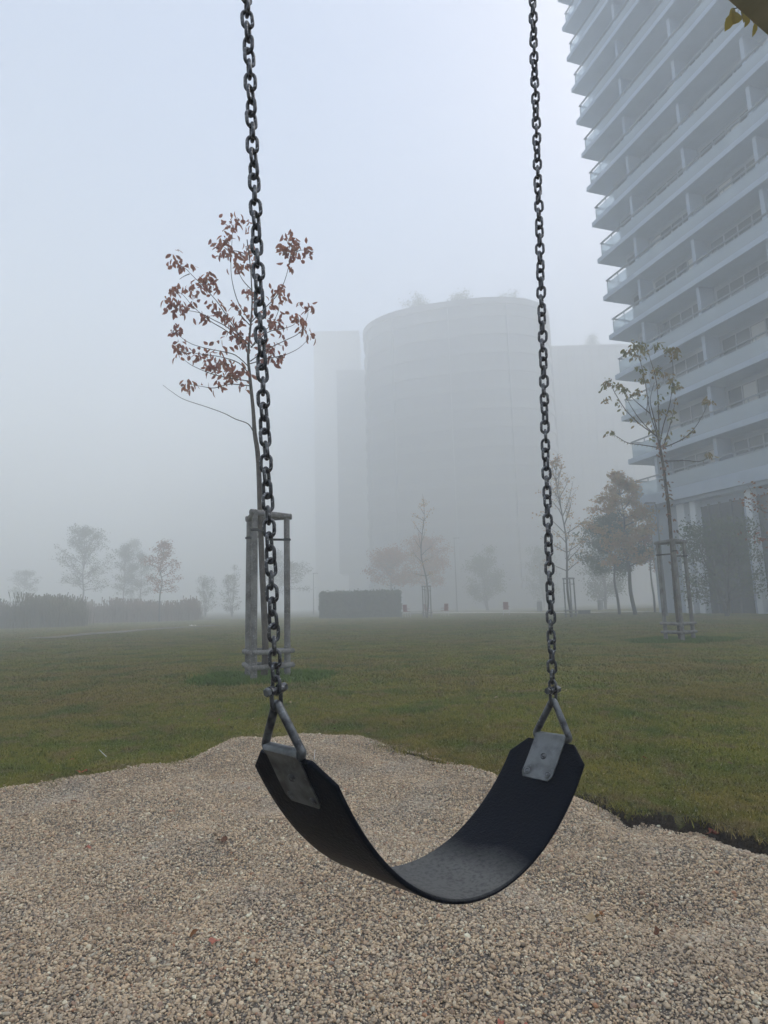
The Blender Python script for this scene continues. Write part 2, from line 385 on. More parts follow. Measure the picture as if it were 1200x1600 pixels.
tr = [ground(*q) for q in [(60,1000),(130,994),(200,988),(270,982),(340,978)]]
TRX = np.array([q.x for q in tr]); TRY = np.array([q.y for q in tr])
def trail_mask(x, y):
    o = np.argsort(TRX); yc = np.interp(x, TRX[o], TRY[o], left=-99, right=-99)
    return np.abs(y-yc) > 1.3
PTH = [ground(*q) for q in [(640,958.0),(740,958.6),(870,958.6),(1000,957.0),(1060,956)]]
PX = np.array([q.x for q in PTH]); PY = np.array([q.y for q in PTH])
def path_mask(x, y):
    yc = np.interp(x, PX, PY, left=-99, right=-99); return np.abs(y-yc) > 2.4
g1 = [grass_patch(i, .16, 150, .012, .042, .0015, 1.15) for i in range(6)]
n1 = [grass_patch(20+i, .4, 300, .018, .05, .0038, 1.1) for i in range(5)]
n2 = [grass_patch(40+i, 1.0, 500, .025, .055, .008, .9) for i in range(4)]
# one lawn-grass object: near, middle and far tufts
def merged():
    Ps, Rs, Ss, Is = [], [], [], []
    for (d0, d1, n, base, cnt, kx) in ((2.2, 7.5, 11500, 0, 6, .85), (6.8, 19, 8500, 6, 5, .8), (18, 62, 9500, 11, 4, .75)):
        x, y = frustum(n, d0, d1, kx); s = sd(x, y); k = (s < -.05) & trail_mask(x, y) & path_mask(x, y); x, y = x[k], y[k]
        z = lawn_z(x, y)-.002; q = rng.uniform(.75, 1.25, len(x))
        Ps.append(np.c_[x, y, z]); Rs.append(np.c_[np.zeros((len(x), 2)), rng.uniform(0, 6.28, len(x))])
        hh = q*rng.uniform(.7, 1.15, len(x))*(1+.3*np.sin(x*2.1+1.7*np.sin(y*1.3))*np.sin(y*2.7+x)); Ss.append(np.c_[q, q, hh]); Is.append(base+rng.integers(0, cnt, len(x)))
    # denser fringe along the pit edge
    e = []
    for a, b in zip(EP[1:-1], EP[2:]):
        L_ = (b-a).length
        for _ in range(int(L_*90)):
            t_ = random.random(); q = a.lerp(b, t_); e.append((q.x, q.y+random.uniform(0, .25)))
    e = np.array(e); k = sd(e[:, 0], e[:, 1]) < -.045; e = e[k]
    Ps.append(np.c_[e, lawn_z(e[:, 0], e[:, 1])]); Rs.append(np.c_[np.zeros((len(e), 2)), rng.uniform(0, 6.28, len(e))])
    q = rng.uniform(.5, .95, len(e)); Ss.append(np.c_[q, q, q*rng.uniform(.8, 1.3, len(e))]); Is.append(rng.integers(0, 6, len(e)))
    return map(np.concatenate, (Ps, Rs, Ss, Is))
P_, R__, S_, I_ = merged()
pr = g1+n1+n2
for i, q in enumerate(pr): q.name = 'tuft_shape_%02d' % i; 
scatter('grass', P_, R__, S_, pr, label='short mown olive green lawn grass around the gravel pit', cat='grass', idx=I_)

# path, trail
def strip(name, pts, w, m, dz=.004):
    mb = MB(); V = []; n_ = len(pts)
    for i, p in enumerate(pts):
        p = Vector((p[0], p[1], 0)); a = Vector((*pts[max(i-1, 0)][:2], 0)); b = Vector((*pts[min(i+1, n_-1)][:2], 0)); t_ = (b-a).normalized(); nn = Vector((-t_.y, t_.x, 0))
        for s_ in (-1, 1):
            q = p+nn*s_*w/2; V.append((q.x, q.y, float(lawn_z(q.x, q.y))+dz+.04*(dz > .01)))
    mb.add(V, [(2*i, 2*i+2, 2*i+3, 2*i+1) for i in range(n_-1)])
    return tag(mb.build(name, m), kind='structure')
def dense(pts, k=12):
    o = []
    for a, b in zip(pts[:-1], pts[1:]):
        for i in range(k): o.append(Vector(a).lerp(Vector(b), i/k))
    return o+[Vector(pts[-1])]
strip('path', dense([ground(640,958.0), ground(740,958.6), ground(870,958.6), ground(1000,957.0), ground(1060,956)]), 2.6, M['path'], .03)
strip('trail', dense([q for q in tr]), 1.6, M['dirt'], .02)

# lush grass ring round the staked trees is built with the trees
TREES = dict(A=ground(411,1063), B=ground(1064,1001), Cc=ground(893,964.5), D=ground(667,965.5))
lush_proto = [grass_patch(90+i, .3, 260, .05, .13, .004, .7, M['lush']) for i in range(3)]
def ring(c, rad, n, label):
    a = rng.uniform(0, 6.28, n); q = rad*np.sqrt(rng.uniform(0, 1, n)); x = c.x+q*np.cos(a)*1.25; y = c.y+q*np.sin(a)
    return scatter('tall_grass', np.c_[x, y, lawn_z(x, y)-.004], np.c_[np.zeros((n, 2)), rng.uniform(0, 6.28, n)], np.repeat(rng.uniform(.6, 1.2, n)[:, None], 3, 1)*[1, 1, .8], lush_proto, label=label, cat='grass')
ring(TREES['A'], .75, 130, 'dark green uncut grass round the foot of the nearest staked tree')
ring(TREES['B'], .95, 130, 'dark green uncut grass round the foot of the right staked tree')

# ------------------------------------------------------------------ swing
CAMV = CAM
Lp = Vector((-0.1353, 0.9011, -0.2325))+CAM; Rp = Vector((0.2834, 1.1691, -0.2821))+CAM
hv = Rp-Lp
A_ = Lp+hv*.2804+Vector((0, 0, -.277)); B_ = Rp-hv*.233+Vector((0, 0, -.1844))
azL, azR, tL, tR, WID = .9295, .6866, -.0475, .0214, .1631
def bez(t):
    return Lp*(1-t)**3+A_*3*(1-t)**2*t+B_*3*(1-t)*t*t+Rp*t**3
NB = 400
bp_ = [bez(i/NB) for i in range(NB+1)]
arc = [0]
for i in range(NB): arc.append(arc[-1]+(bp_[i+1]-bp_[i]).length)
LEN = arc[-1]
def frame(s):
    if s < 0:
        T = (bp_[1]-bp_[0]).normalized(); P = bp_[0]+T*s; t = 0
    elif s > LEN:
        T = (bp_[-1]-bp_[-2]).normalized(); P = bp_[-1]+T*(s-LEN); t = 1
    else:
        i = min(int(np.searchsorted(arc, s)), NB) or 1; f = (s-arc[i-1])/(arc[i]-arc[i-1]); t = (i-1+f)/NB
        P = bez(t); T = (bez(min(t+.002, 1))-bez(max(t-.002, 0))).normalized()
    az = azL+(azR-azL)*t; ti = tL+(tR-tL)*t
    w = Vector((math.sin(az)*math.cos(ti), -math.cos(az)*math.cos(ti), math.sin(ti)))
    w = (w-T*w.dot(T)*.0).normalized()
    Nn = w.cross(T).normalized()
    if Nn.z < 0 and 0: Nn = -Nn
    return P, T, w, Nn
sgn = 1 if frame(LEN/2)[3].z > 0 else -1
swing = thing('belt_swing', 'black rubber belt swing seat hanging on two steel chains', 'swing', frame(LEN/2)[0])
def SW(o, parent=None):
    return o
def child(mb, name, m, parent, sharp=None):
    o = mb.build(name, m, None, True, sharp); o.parent = parent
    o.matrix_parent_inverse = Matrix.Translation(-(parent.matrix_world_loc if hasattr(parent, 'matrix_world_loc') else root_loc(parent)))
    return o
def root_loc(p):
    v = Vector((0, 0, 0))
    while p is not None:
        v += p.location; p = p.parent
    return v
# parts are built in world coordinates, so each part object's mesh is shifted instead of using parent inverses
def part(mb, name, m, root, parent=None, sharp=None, smooth=True, label=None):
    off = root.location
    mb.v = [(v[0]-off.x, v[1]-off.y, v[2]-off.z) for v in mb.v]
    o = mb.build(name, m, parent or root, smooth, sharp)
    if label: o['label'] = label
    return o
# belt
TH = .0075; TIP = .03
mb = MB(); attr = []
ss = list(np.linspace(-TIP, 0, 6)[:-1])+list(np.linspace(0, LEN, 110))+list(np.linspace(LEN, LEN+TIP, 6)[1:])
prof = []
m_ = 14
for k in range(m_+1): prof.append((-1+2*k/m_, 1))
for a in (60, 30, 0, -30, -60): prof.append(('R', a))
for k in range(m_+1): prof.append((1-2*k/m_, -1))
for a in (-120, -150, 180, 150, 120): prof.append(('L', a))
npf = len(prof)
for s_ in ss:
    P, T, w, Nn = frame(s_); Nn = Nn*sgn
    hw = WID/2
    over = max(-s_, s_-LEN, 0)
    hw -= .030*(over/TIP)
    rr = TH/2
    curl = .0018*math.sin(s_*31)
    for q in prof:
        if isinstance(q[0], str):
            a = math.radians(q[1]); ww = (hw-rr)*(1 if q[0] == 'R' else -1)+rr*math.cos(a); nnn = rr*math.sin(a)
            topf = .3 if a > 0 else 0
        else:
            ww = q[0]*(hw-rr); nnn = q[1]*rr; topf = 1 if q[1] > 0 else 0
        v = P+w*ww+Nn*nnn; mb.v.append(tuple(v)); attr.append((s_/LEN, ww, topf))
for i in range(len(ss)-1):
    for k in range(npf):
        l = (k+1) % npf; mb.f.append((i*npf+k, i*npf+l, (i+1)*npf+l, (i+1)*npf+k))
mb.f.append(tuple(range(npf-1, -1, -1))); mb.f.append(tuple((len(ss)-1)*npf+k for k in range(npf)))
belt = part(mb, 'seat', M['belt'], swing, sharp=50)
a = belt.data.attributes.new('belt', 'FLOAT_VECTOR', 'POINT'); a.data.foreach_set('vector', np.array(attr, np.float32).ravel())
# chain directions
LT = at(385, 0, 1); LT = CAM+ray(385, 0)*(.757); RT = CAM+ray(832, 0)*1.112
def arcpts(c, u, v, r, a0, a1, n):
    return [c+(u*math.cos(a0+(a1-a0)*i/n)+v*math.sin(a0+(a1-a0)*i/n))*r for i in range(n+1)]
def link_mesh():
    mb = MB(); r, hs = .0071, .0049
    pts = arcpts(Vector((0, 0, hs)), Vector((1, 0, 0)), Vector((0, 0, 1)), r, 0, math.pi, 8)+arcpts(Vector((0, 0, -hs)), Vector((-1, 0, 0)), Vector((0, 0, -1)), r, 0, math.pi, 8)
    mb.tube(pts, .00272, 9, closed=True)
    me = bpy.data.meshes.new('chain_link'); me.from_pydata(mb.v, [], mb.f); me.materials.append(M['link'])
    me.polygons.foreach_set('use_smooth', [True]*len(me.polygons)); me.update(); return me
LINK = link_mesh(); PITCH = .0184
BEAMH = 3.02
ends = []
for side, (s_end, top, vis_top) in enumerate(((0, LT, None), (LEN, RT, None))):
    sg = -1 if side == 0 else 1
    tipS = -TIP if side == 0 else LEN+TIP
    P, T, w, Nn = frame(tipS); Nn = Nn*sgn; out = T*sg       # out: pointing away from belt along it
    barC = P+out*.007
    # steel plate folded over the bar
    pm = MB(); prof2 = []
    Lpl = .074; rb = .0082
    for k in range(9):
        q = tipS-sg*(.0+Lpl*(1-k/8)) ; Pq, Tq, wq, Nq = frame(q); Nq = Nq*sgn; prof2.append((Pq+Nq*(TH/2+.0012), Nq))
    for k in range(1, 8):
        a = math.pi/2-math.pi*k/8; nrm = Nn*math.sin(a)+out*math.cos(a); prof2.append((barC+nrm*rb, nrm))
    for k in range(9):
        q = tipS-sg*(Lpl*k/8); Pq, Tq, wq, Nq = frame(q); Nq = Nq*sgn; prof2.append((Pq-Nq*(TH/2+.0012), -Nq))
    hwp = .033; th = .0011
    V = []
    for i, (q, nr) in enumerate(prof2):
        c = .0 if 0 < i < len(prof2)-1 else .006
        for (a, b) in ((-1, -1), (1, -1), (1, 1), (-1, 1)): V.append(q+w*(hwp-c)*a+nr*th*b)
    F4 = []
    for i in range(len(prof2)-1):
        for k in range(4): F4.append((i*4+k, i*4+(k+1) % 4, i*4+4+(k+1) % 4, i*4+4+k))
    F4 += [(3, 2, 1, 0), tuple(len(V)-4+k for k in range(4))]
    pm.add(V, F4); plate = part(pm, 'mounting_plate', M['plate'], swing, sharp=35)
    for (du, dw) in ((.030, 0), (.063, -.022), (.063, .022)):
        rm = MB()
        for face in (1, -1):
            Pq, Tq, wq, Nq = frame(tipS-sg*du); Nq = Nq*sgn*face
            c0 = Pq+w*dw+Nq*(TH/2+.0022)
            rm.tube([c0+(w*math.cos(a_)+w.cross(Nq)*math.sin(a_))*.0052+Nq*.0004 for a_ in np.linspace(0, 6.283, 14, endpoint=False)], .0013, 6, closed=True)
            rm.tube([c0-Nq*.0006, c0+Nq*.0012, c0+Nq*.0018], [.0034, .0032, .002], 10)
        part(rm, 'rivet', M['steel'], swing, parent=plate, sharp=30)
    # triangle
    up = (top-barC).normalized()
    apex = barC+up*.0715+Vector((-.007 if side == 0 else .004, 0, 0))
    tri = [barC-w*.040, barC+w*.040, apex]; path = []; rc = .011
    for i in range(3):
        a, b, c = tri[i-1], tri[i], tri[(i+1) % 3]
        rr = rc if i < 2 else .010
        p1 = b+(a-b).normalized()*rr; p2 = b+(c-b).normalized()*rr
        for k in range(6):
            t = k/5; path.append(p1*(1-t)**2+b*2*t*(1-t)+p2*t*t)
    tm = MB(); tm.tube(path, .0061, 12, closed=True); part(tm, 'triangle_ring', M['steel'], swing)
    # shackle
    bd = w.cross(up).normalized()
    if bd.y > 0 : bd = -bd
    if side == 1: bd = -bd if bd.x < 0 else bd
    up = (top-apex).normalized(); ap = apex-up*.007
    sh_c = ap+up*.0015; g = .0085
    U = [sh_c+bd*g+up*.018] + [sh_c+bd*g+up*.012] + [sh_c+up*.002+(bd*math.cos(a)-up*math.sin(a))*g for a in np.linspace(.0, math.pi, 9)] + [sh_c-bd*g+up*.012, sh_c-bd*g+up*.018]
    sm = MB(); sm.tube(U, .003, 10)
    bc = sh_c+up*.021
    for s2 in (-1, 1): sm.tube([bc+bd*(g-.0034)*s2, bc+bd*(g+.0034)*s2], .0068, 14)
    shk = part(sm, 'shackle', M['link'], swing, sharp=40)
    bm_ = MB(); bm_.tube([bc-bd*.017, bc+bd*.017], .0032, 10)
    bm_.tube([bc+bd*.0122, bc+bd*.0130, bc+bd*.0182, bc+bd*.019], [.0052, .0064, .0064, .0052], 6); bm_.tube([bc-bd*.0122, bc-bd*.018], .0062, 6)
    part(bm_, 'bolt', M['steel'], swing, parent=shk, sharp=30)
    # chain
    c0 = bc+up*(.0032+.0028-.0092+.0184/2+.0)
    cd = (top-c0).normalized()
    if abs(cd.angle(up)) > 0: pass
    nlen = (BEAMH-.03-c0.z)/cd.z; nl = int(nlen/PITCH)
    nv = 64 if side == 0 else 84
    upm = MB(); chain = None
    tw0 = random.uniform(0, 3)
    base = Matrix.Translation(c0)
    ez = cd; ex = ez.orthogonal().normalized(); 
    w_ = (w-ez*w.dot(ez)).normalized(); ex = ez.cross(w_).normalized(); ey = ez.cross(ex)
    bn = (bd-ez*bd.dot(ez)).normalized(); wn = ez.cross(bn)
    mats = []
    ang = 0
    for i in range(nl):
        a = ang+(math.pi/2)*0; 
        ang += math.radians(72+random.uniform(-4, 4))*(1 if side == 0 else 1)
        xax = wn*math.cos(a)+bn*math.sin(a); yax = ez.cross(xax)
        jig = Vector((random.uniform(-1, 1), random.uniform(-1, 1), 0))*.0006
        c = c0+ez*(PITCH*i)+xax*jig.x+yax*jig.y
        tilt = Matrix.Rotation(random.uniform(-.05, .05), 3, 'X') @ Matrix.Rotation(random.uniform(-.05, .05), 3, 'Y')
        R3 = Matrix((xax, yax, ez)).transposed() @ tilt
        mats.append(Matrix.Translation(c) @ R3.to_4x4())
    for Mx in mats[nv:]:
        upm.add([Mx @ v.co for v in LINK.vertices], [tuple(p.vertices) for p in LINK.polygons])
    chain = part(upm, 'chain', M['link'], swing)
    for Mx in mats[:nv]:
        o = bpy.data.objects.new('chain_link', LINK); C.objects.link(o); o.parent = chain
        o.matrix_local = Matrix.Translation(-swing.location) @ Mx
    ends.append(c0+ez*(PITCH*nl))
# ------------------------------------------------------------------ swing frame
e0, e1 = ends
bdir = Vector((e1.x-e0.x, e1.y-e0.y, 0)).normalized(); bper = Vector((bdir.y, -bdir.x, 0))
qa, qb = (CAM+ray(1138, 0)*((BEAMH-CAMZ)/ray(1138, 0).z)), (CAM+ray(1200, 55)*((BEAMH-CAMZ)/ray(1200, 55).z))
ed = Vector((qb.x-qa.x, qb.y-qa.y, 0)).normalized(); pn = Vector((ed.y, -ed.x, 0))
print('beam edge dir', ed, 'chain dir', bdir, 'offset of chain tops from edge', (e0-qa).dot(pn), (e1-qa).dot(pn))
sf = thing('swing_frame', 'brown timber swing frame whose crossbeam crosses the top right corner', 'swing frame', (qa.x+ed.x*2.2, qa.y+ed.y*2.2, 0))
BW = .15
t0_, t1_ = -3.6, 2.6
bm_ = MB(); bm_.obox(qa, ed, pn, t0_, t1_, 0, BW, BEAMH, BEAMH+.17); part(bm_, 'crossbeam', M['beam'], sf, smooth=False)
for e in ends:
    hk = MB(); ctr = Vector((e.x, e.y, BEAMH-.004)); hk.tube([ctr+Vector((0, 0, .004)), e-Vector((0, 0, .006))], .005, 8)
    hk.tube(arcpts(e-Vector((0, 0, .004)), ed, Vector((0, 0, 1)), .010, 0, 6.0, 14), .0035, 8); part(hk, 'hanger', M['steel'], sf)
for tt in (t0_+.15, t1_-.15):
    c = qa+ed*tt+pn*BW/2
    for s_ in (-1, 1):
        lg = MB(); foot = c+pn*s_*.75; foot.z = -.15; tp = Vector((c.x, c.y, BEAMH+.0))+pn*s_*.07
        lg.tube([foot, tp], .055, 12); part(lg, 'leg', M['beam'], sf)
# sprig behind the beam
def leafshape(mb, base, d, up, L_, W_, fold=.15, curl=.3):
    d = d.normalized(); side = d.cross(up)
    if side.length < 1e-4: side = d.orthogonal()
    side.normalize(); n_ = side.cross(d).normalized()
    pts = []
    prof = ((0, .0), (.22, .7), (.5, 1), (.78, .68), (1, 0))
    V = [base]; 
    mid = []; le = []; ri = []
    for t, w_ in prof:
        c = base+d*L_*t-n_*L_*curl*t*t
        mid.append(c); le.append(c+side*W_/2*w_+n_*W_*fold*w_); ri.append(c-side*W_/2*w_+n_*W_*fold*w_)
    V = [mid[0], le[1], mid[1], ri[1], le[2], mid[2], ri[2], le[3], mid[3], ri[3], mid[4]]
    mb.add(V, [(0, 2, 1), (0, 3, 2), (1, 2, 5, 4), (2, 3, 6, 5), (4, 5, 8, 7), (5, 6, 9, 8), (7, 8, 10), (8, 9, 10)])
sprig_o = Vector(at(1146, 6, 1.9))
spr = thing('leafy_twig', 'twig with yellow green leaves hanging behind the crossbeam', 'twig', sprig_o)
st = MB()
tw = [at(1215, 10, 1.98), at(1180, 12, 1.96), at(1160, 10, 1.93), at(1146, 14, 1.9)]
st.tube(tw, [.004, .003, .0025, .0015], 6); st.tube([tw[1], at(1184, 34, 1.95), at(1180, 48, 1.95)], [.002, .0015, .001], 5)
part(st, 'stem', M['bark'], spr)
for (bx, by, tx, ty, W_) in ((1143,24,1137,43,.022),(1153,20,1150,33,.026),(1160,14,1166,30,.02),(1170,26,1167,38,.012),(1172,28,1180,33,.008),(1181,34,1180,52,.012),(1147,12,1143,24,.014)):
    lm = MB(); a, b = at(bx, by, 1.91), at(tx, ty, 1.88); leafshape(lm, a, b-a, Vector((.3, -1, .2)), (b-a).length, W_*1.6, .12, .15); part(lm, 'leaf', M['leaf_yellow'], spr)

# ------------------------------------------------------------------ stakes and traced trees
def stake_frame(label, loc, rz):
    t = thing('tree_stakes', label, 'tree stakes', loc, rz, 'three post stake frames round the young trees')
    R_ = .345; H = 2.31
    c = [Vector((math.cos(a)*R_, math.sin(a)*R_, 0)) for a in (0, math.radians(120), math.radians(240))]
    def own(mb, n, m, par=t, sharp=40): 
        return mb.build(n, m, par, True, sharp)
    for k in c:
        mb = MB(); r0 = .045
        mb.tube([(k.x, k.y, -.1), (k.x*1.0, k.y, .8), (k.x*.99, k.y*.99, 1.7), (k.x*.98, k.y*.98, H)], [r0*1.05, r0, r0*.98, r0*.95], 12); own(mb, 'post', M['post'])
    def rail(i, j, z, r, ext, name='rail'):
        a, b = c[i], c[j]; d = (b-a).normalized(); nrm = Vector((-d.y, d.x, 0)); mid = (a+b)/2
        if nrm.dot(mid) < 0: nrm = -nrm
        off = nrm*.05
        mb = MB(); jz = random.uniform(-.012, .012)
        mb.tube([a-d*ext+off+Vector((0, 0, z+jz)), b+d*ext+off+Vector((0, 0, z-jz))], r, 10); own(mb, name, M['post'])
    for (i, j) in ((0, 1), (1, 2), (2, 0)):
        a, b = c[i]*.98, c[j]*.98; d = (b-a).normalized()
        mb = MB(); mb.tube([a-d*.07+Vector((0, 0, H+.03+.004*i)), b+d*.05+Vector((0, 0, H+.03+.004*i))], .045, 10); own(mb, 'top_rail', M['post'])
        for z in (.2, .4): rail(i, j, z, .034, .07)
    for i, k in enumerate(c):
        mb = MB(); kk = k*.98; z = 2.05+.05*(i-1)
        side = Vector((-kk.y, kk.x, 0)).normalized()*.012
        mb.tube([Vector((.03*math.cos(i*2.1), .03*math.sin(i*2.1), z))+side, kk+Vector((0, 0, z))+side], .017, 6)
        pr_ = [kk+Vector((math.cos(a)*.044, math.sin(a)*.044, z)) for a in np.linspace(0, 2*math.pi, 12, endpoint=False)]
        mb.tube(pr_, .02, 6, closed=True)
        own(mb, 'strap', M['strap'])
    return t
stake_frame('weathered grey three post stake frame round the nearest tree, left of the swing', (TREES['A'].x, TREES['A'].y, 0), math.radians(20))
stake_frame('weathered stake frame round the leaning young tree on the right lawn', (TREES['B'].x, TREES['B'].y, 0), math.radians(12))
stake_frame('hazy stake frame round the sparse tree just right of the right chain', (TREES['Cc'].x, TREES['Cc'].y, 0), math.radians(20))
stake_frame('faint narrow stake frame beside the far red chairs', (TREES['D'].x, TREES['D'].y, 0), math.radians(-20))

def smooth_path(P, k=4):
    out = []; n_ = len(P)
    for i in range(n_-1):
        p0, p1, p2, p3 = P[max(i-1, 0)], P[i], P[i+1], P[min(i+2, n_-1)]
        for j in range(k):
            t = j/k; out.append(.5*((2*p1)+(p2-p0)*t+(2*p0-5*p1+4*p2-p3)*t*t+(3*p1-p0-3*p2+p3)*t**3))
    return out+[P[-1]]
def traced_tree(name, label, base, d, ox, oy, k, trunk, branches, leaves, leafm, LS, r0, r1, rb, group, extra=None, tpw=1.7, cm=1.6):
    """trunk / branches / leaf centres given as crop points: x=ox+u/k, y=oy+v/k at depth d"""
    t = thing(name, label, 'tree', (base.x, base.y, 0), 0, group)
    W = lambda u, v, dd=0: at(ox+u/k, oy+v/k, d+dd)
    mb = MB()
    tp = [Vector((base.x, base.y, -.05))]+[W(u, v) for u, v in trunk]; sm_ = smooth_path(tp)
    mb.tube(sm_, [r1+(r0-r1)*(1-q/(len(sm_)-1))**tpw for q in range(len(sm_))], 10)
    allp = []
    for bi, br in enumerate(branches):
        sl = ((bi*37 % 11)/5.5-.9)*.75; n_ = len(br); r = rb
        pts = [W(u, v, sl*i/(n_-1)*(d*.06)) for i, (u, v) in enumerate(br)]
        s2 = smooth_path(pts); mb.tube(s2, list(np.linspace(r, r*.28, len(s2))), 6); allp.append(s2)
    part(mb, 'trunk', M['bark'], t)
    lm = MB()
    flat = [q for s2 in allp for q in s2]
    fp = np.array([project(q) for q in flat])
    for (u, v, cnt) in leaves:
        px_, py_ = ox+u/k, oy+v/k
        i = int(np.argmin((fp[:, 0]-px_)**2+(fp[:, 1]-py_)**2)); dep = flat[i].y
        c = at(px_, py_, dep)
        for _ in range(int(cnt*cm+.5)):
            o_ = Vector((random.gauss(0, 1), random.gauss(0, 1), random.gauss(0, .8)))*LS*.5
            dr = Vector((random.gauss(0, .55), random.gauss(0, .55), -1+random.uniform(0, .7)))
            leafshape(lm, c+o_+Vector((0, 0, LS*.4)), dr, Vector((random.uniform(-1, 1), random.uniform(-1, 1), .3)), LS*random.uniform(.75, 1.25), LS*random.uniform(.42, .58), random.uniform(.05, .3), random.uniform(-.1, .4))
    if extra: extra(lm, allp, sm_)
    part(lm, 'crown', leafm, t)
    return t, sm_
def project(P):
    q = P-CAM; z = q.y*cp+q.z*sp; u = q.z*cp-q.y*sp; a = q.x/z*F_; b = -u/z*F_
    return (600+a*cr+b*sr, 800+b*cr-a*sr)
# nearest tree
trunkA = [(735,2900),(708,2250),(690,1700),(665,1500),(655,1350),(635,1150),(622,1000),(630,880),(640,770),(648,650),(645,540),(636,400),(615,230)]
brA = [[(635,770),(560,650),(520,520),(508,400),(515,250),(520,150)],
 [(610,930),(500,760),(420,640),(330,540),(250,460),(205,415),(150,390)],
 [(605,930),(480,830),(380,770),(330,730),(260,670),(190,590),(130,560)],
 [(600,915),(490,810),(400,760),(300,710),(190,690),(100,660)],
 [(620,1060),(540,990),(450,965),(350,945),(250,915),(180,870),(150,830)],
 [(625,1110),(560,1040),(440,1000),(330,985),(240,970),(170,950)],
 [(628,1160),(450,1130),(350,1100),(250,1055),(190,1010)],
 [(630,1190),(500,1180),(400,1205),(320,1195),(230,1180)],
 [(655,1490),(620,1440),(540,1410),(460,1370),(350,1330),(200,1280),(120,1230),(60,1185)],
 [(645,770),(720,690),(800,610),(850,530),(885,420),(905,300),(910,240)],
 [(640,940),(700,860),(780,780),(820,700),(825,640)],
 [(640,940),(750,840),(850,815),(920,790),(950,750)],
 [(635,1030),(750,950),(870,890),(960,840),(1010,740),(1015,690)],
 [(635,1045),(760,1010),(870,985),(960,940),(1020,880)],
 [(640,800),(570,720),(545,670)],[(645,560),(590,500),(560,440),(570,390)],[(510,300),(570,310),(610,330)],[(235,455),(200,470),(170,490)],[(905,330),(960,300),(1000,300)],
 [(610,900),(560,860),(520,800)]]
lvA = [(515,90,3),(540,120,7),(555,90,3),(500,130,3),(600,140,4),(505,200,6),(470,190,3),(460,255,5),(430,300,5),(480,320,5),(515,265,4),(400,285,2),(455,330,3),(500,340,3),
 (140,340,2),(125,385,4),(165,400,6),(190,405,4),(250,410,3),(330,500,8),(355,480,5),(360,515,6),(280,545,5),(250,560,4),(310,580,5),(400,540,5),(385,530,3),(370,640,4),(410,700,5),(430,725,3),(400,600,3),(450,660,2),
 (130,580,6),(150,565,4),(200,560,5),(265,650,4),(335,745,6),(320,770,2),(110,650,6),(90,680,3),(130,640,4),(180,670,6),(190,700,4),(150,690,2),(220,720,2),(170,750,3),
 (145,820,7),(145,850,5),(385,945,3),(405,980,2),(465,955,3),(160,930,5),(175,965,8),(200,950,5),(140,1000,2),(230,985,4),(300,1010,5),(345,1020,6),(365,1050,3),(400,1055,6),(325,1065,2),(355,1080,2),(390,1085,2),(430,1040,4),(475,1050,6),(460,1085,3),(500,1050,2),(245,1048,1),
 (470,1125,4),(500,1140,5),(540,1125,5),(590,1120,5),(510,1160,3),(600,1150,3),(560,1055,2),(235,1185,4),(250,1210,4),(215,1210,2),(330,1215,1),(385,1195,2),(430,1180,2),(430,1220,2),(465,1195,2),(560,1195,2),(602,1200,2),
 (905,235,5),(890,255,4),(925,250,4),(958,230,2),(880,215,2),(970,285,3),(995,325,6),(1018,310,2),(840,280,3),(850,300,3),(880,325,5),(912,350,6),(945,370,2),(885,390,3),(870,430,2),(930,330,3),
 (810,575,7),(835,590,4),(865,565,1),(860,635,4),(770,655,3),(795,650,2),(735,725,5),(710,735,3),(800,720,2),(845,715,2),(820,785,5),(780,800,5),(800,820,3),(818,850,2),(650,740,4),
 (945,750,4),(920,755,3),(970,790,4),(1015,675,6),(1050,690,2),(985,685,2),(975,830,5),(1000,825,2),(1025,875,4),(1040,890,2),(860,890,2),(888,910,1),(800,910,3),(760,950,3),(780,960,1),(850,995,4),(800,1020,5),(770,1035,6),(740,1000,4),(725,1045,3),
 (635,240,2),(610,285,5),(640,280,3),(590,330,5),(570,355,4),(600,385,3),(560,425,4),(595,420,3),(535,405,3),(635,400,3),(530,325,2),(650,350,3),(630,590,5),(600,575,2),(670,620,4),(550,700,3),(565,730,4),(535,680,3),(575,820,2),(600,865,3),(520,790,4),(510,830,5),(525,860,3),(495,750,3),(515,880,3),(480,720,2),(590,920,4),(615,940,5),(575,945,3),(600,900,3),(660,870,3),(690,840,3),(735,900,3),(740,940,3)]
group_t = 'young trees held by stake frames'
traced_tree('young_tree', 'young staked tree with russet drooping leaves behind the left chain', TREES['A'], TREES['A'].y, 240, 320, 4.21, trunkA, brA, lvA, M['leaf_red'], .108, .052, .008, .0085, group_t)
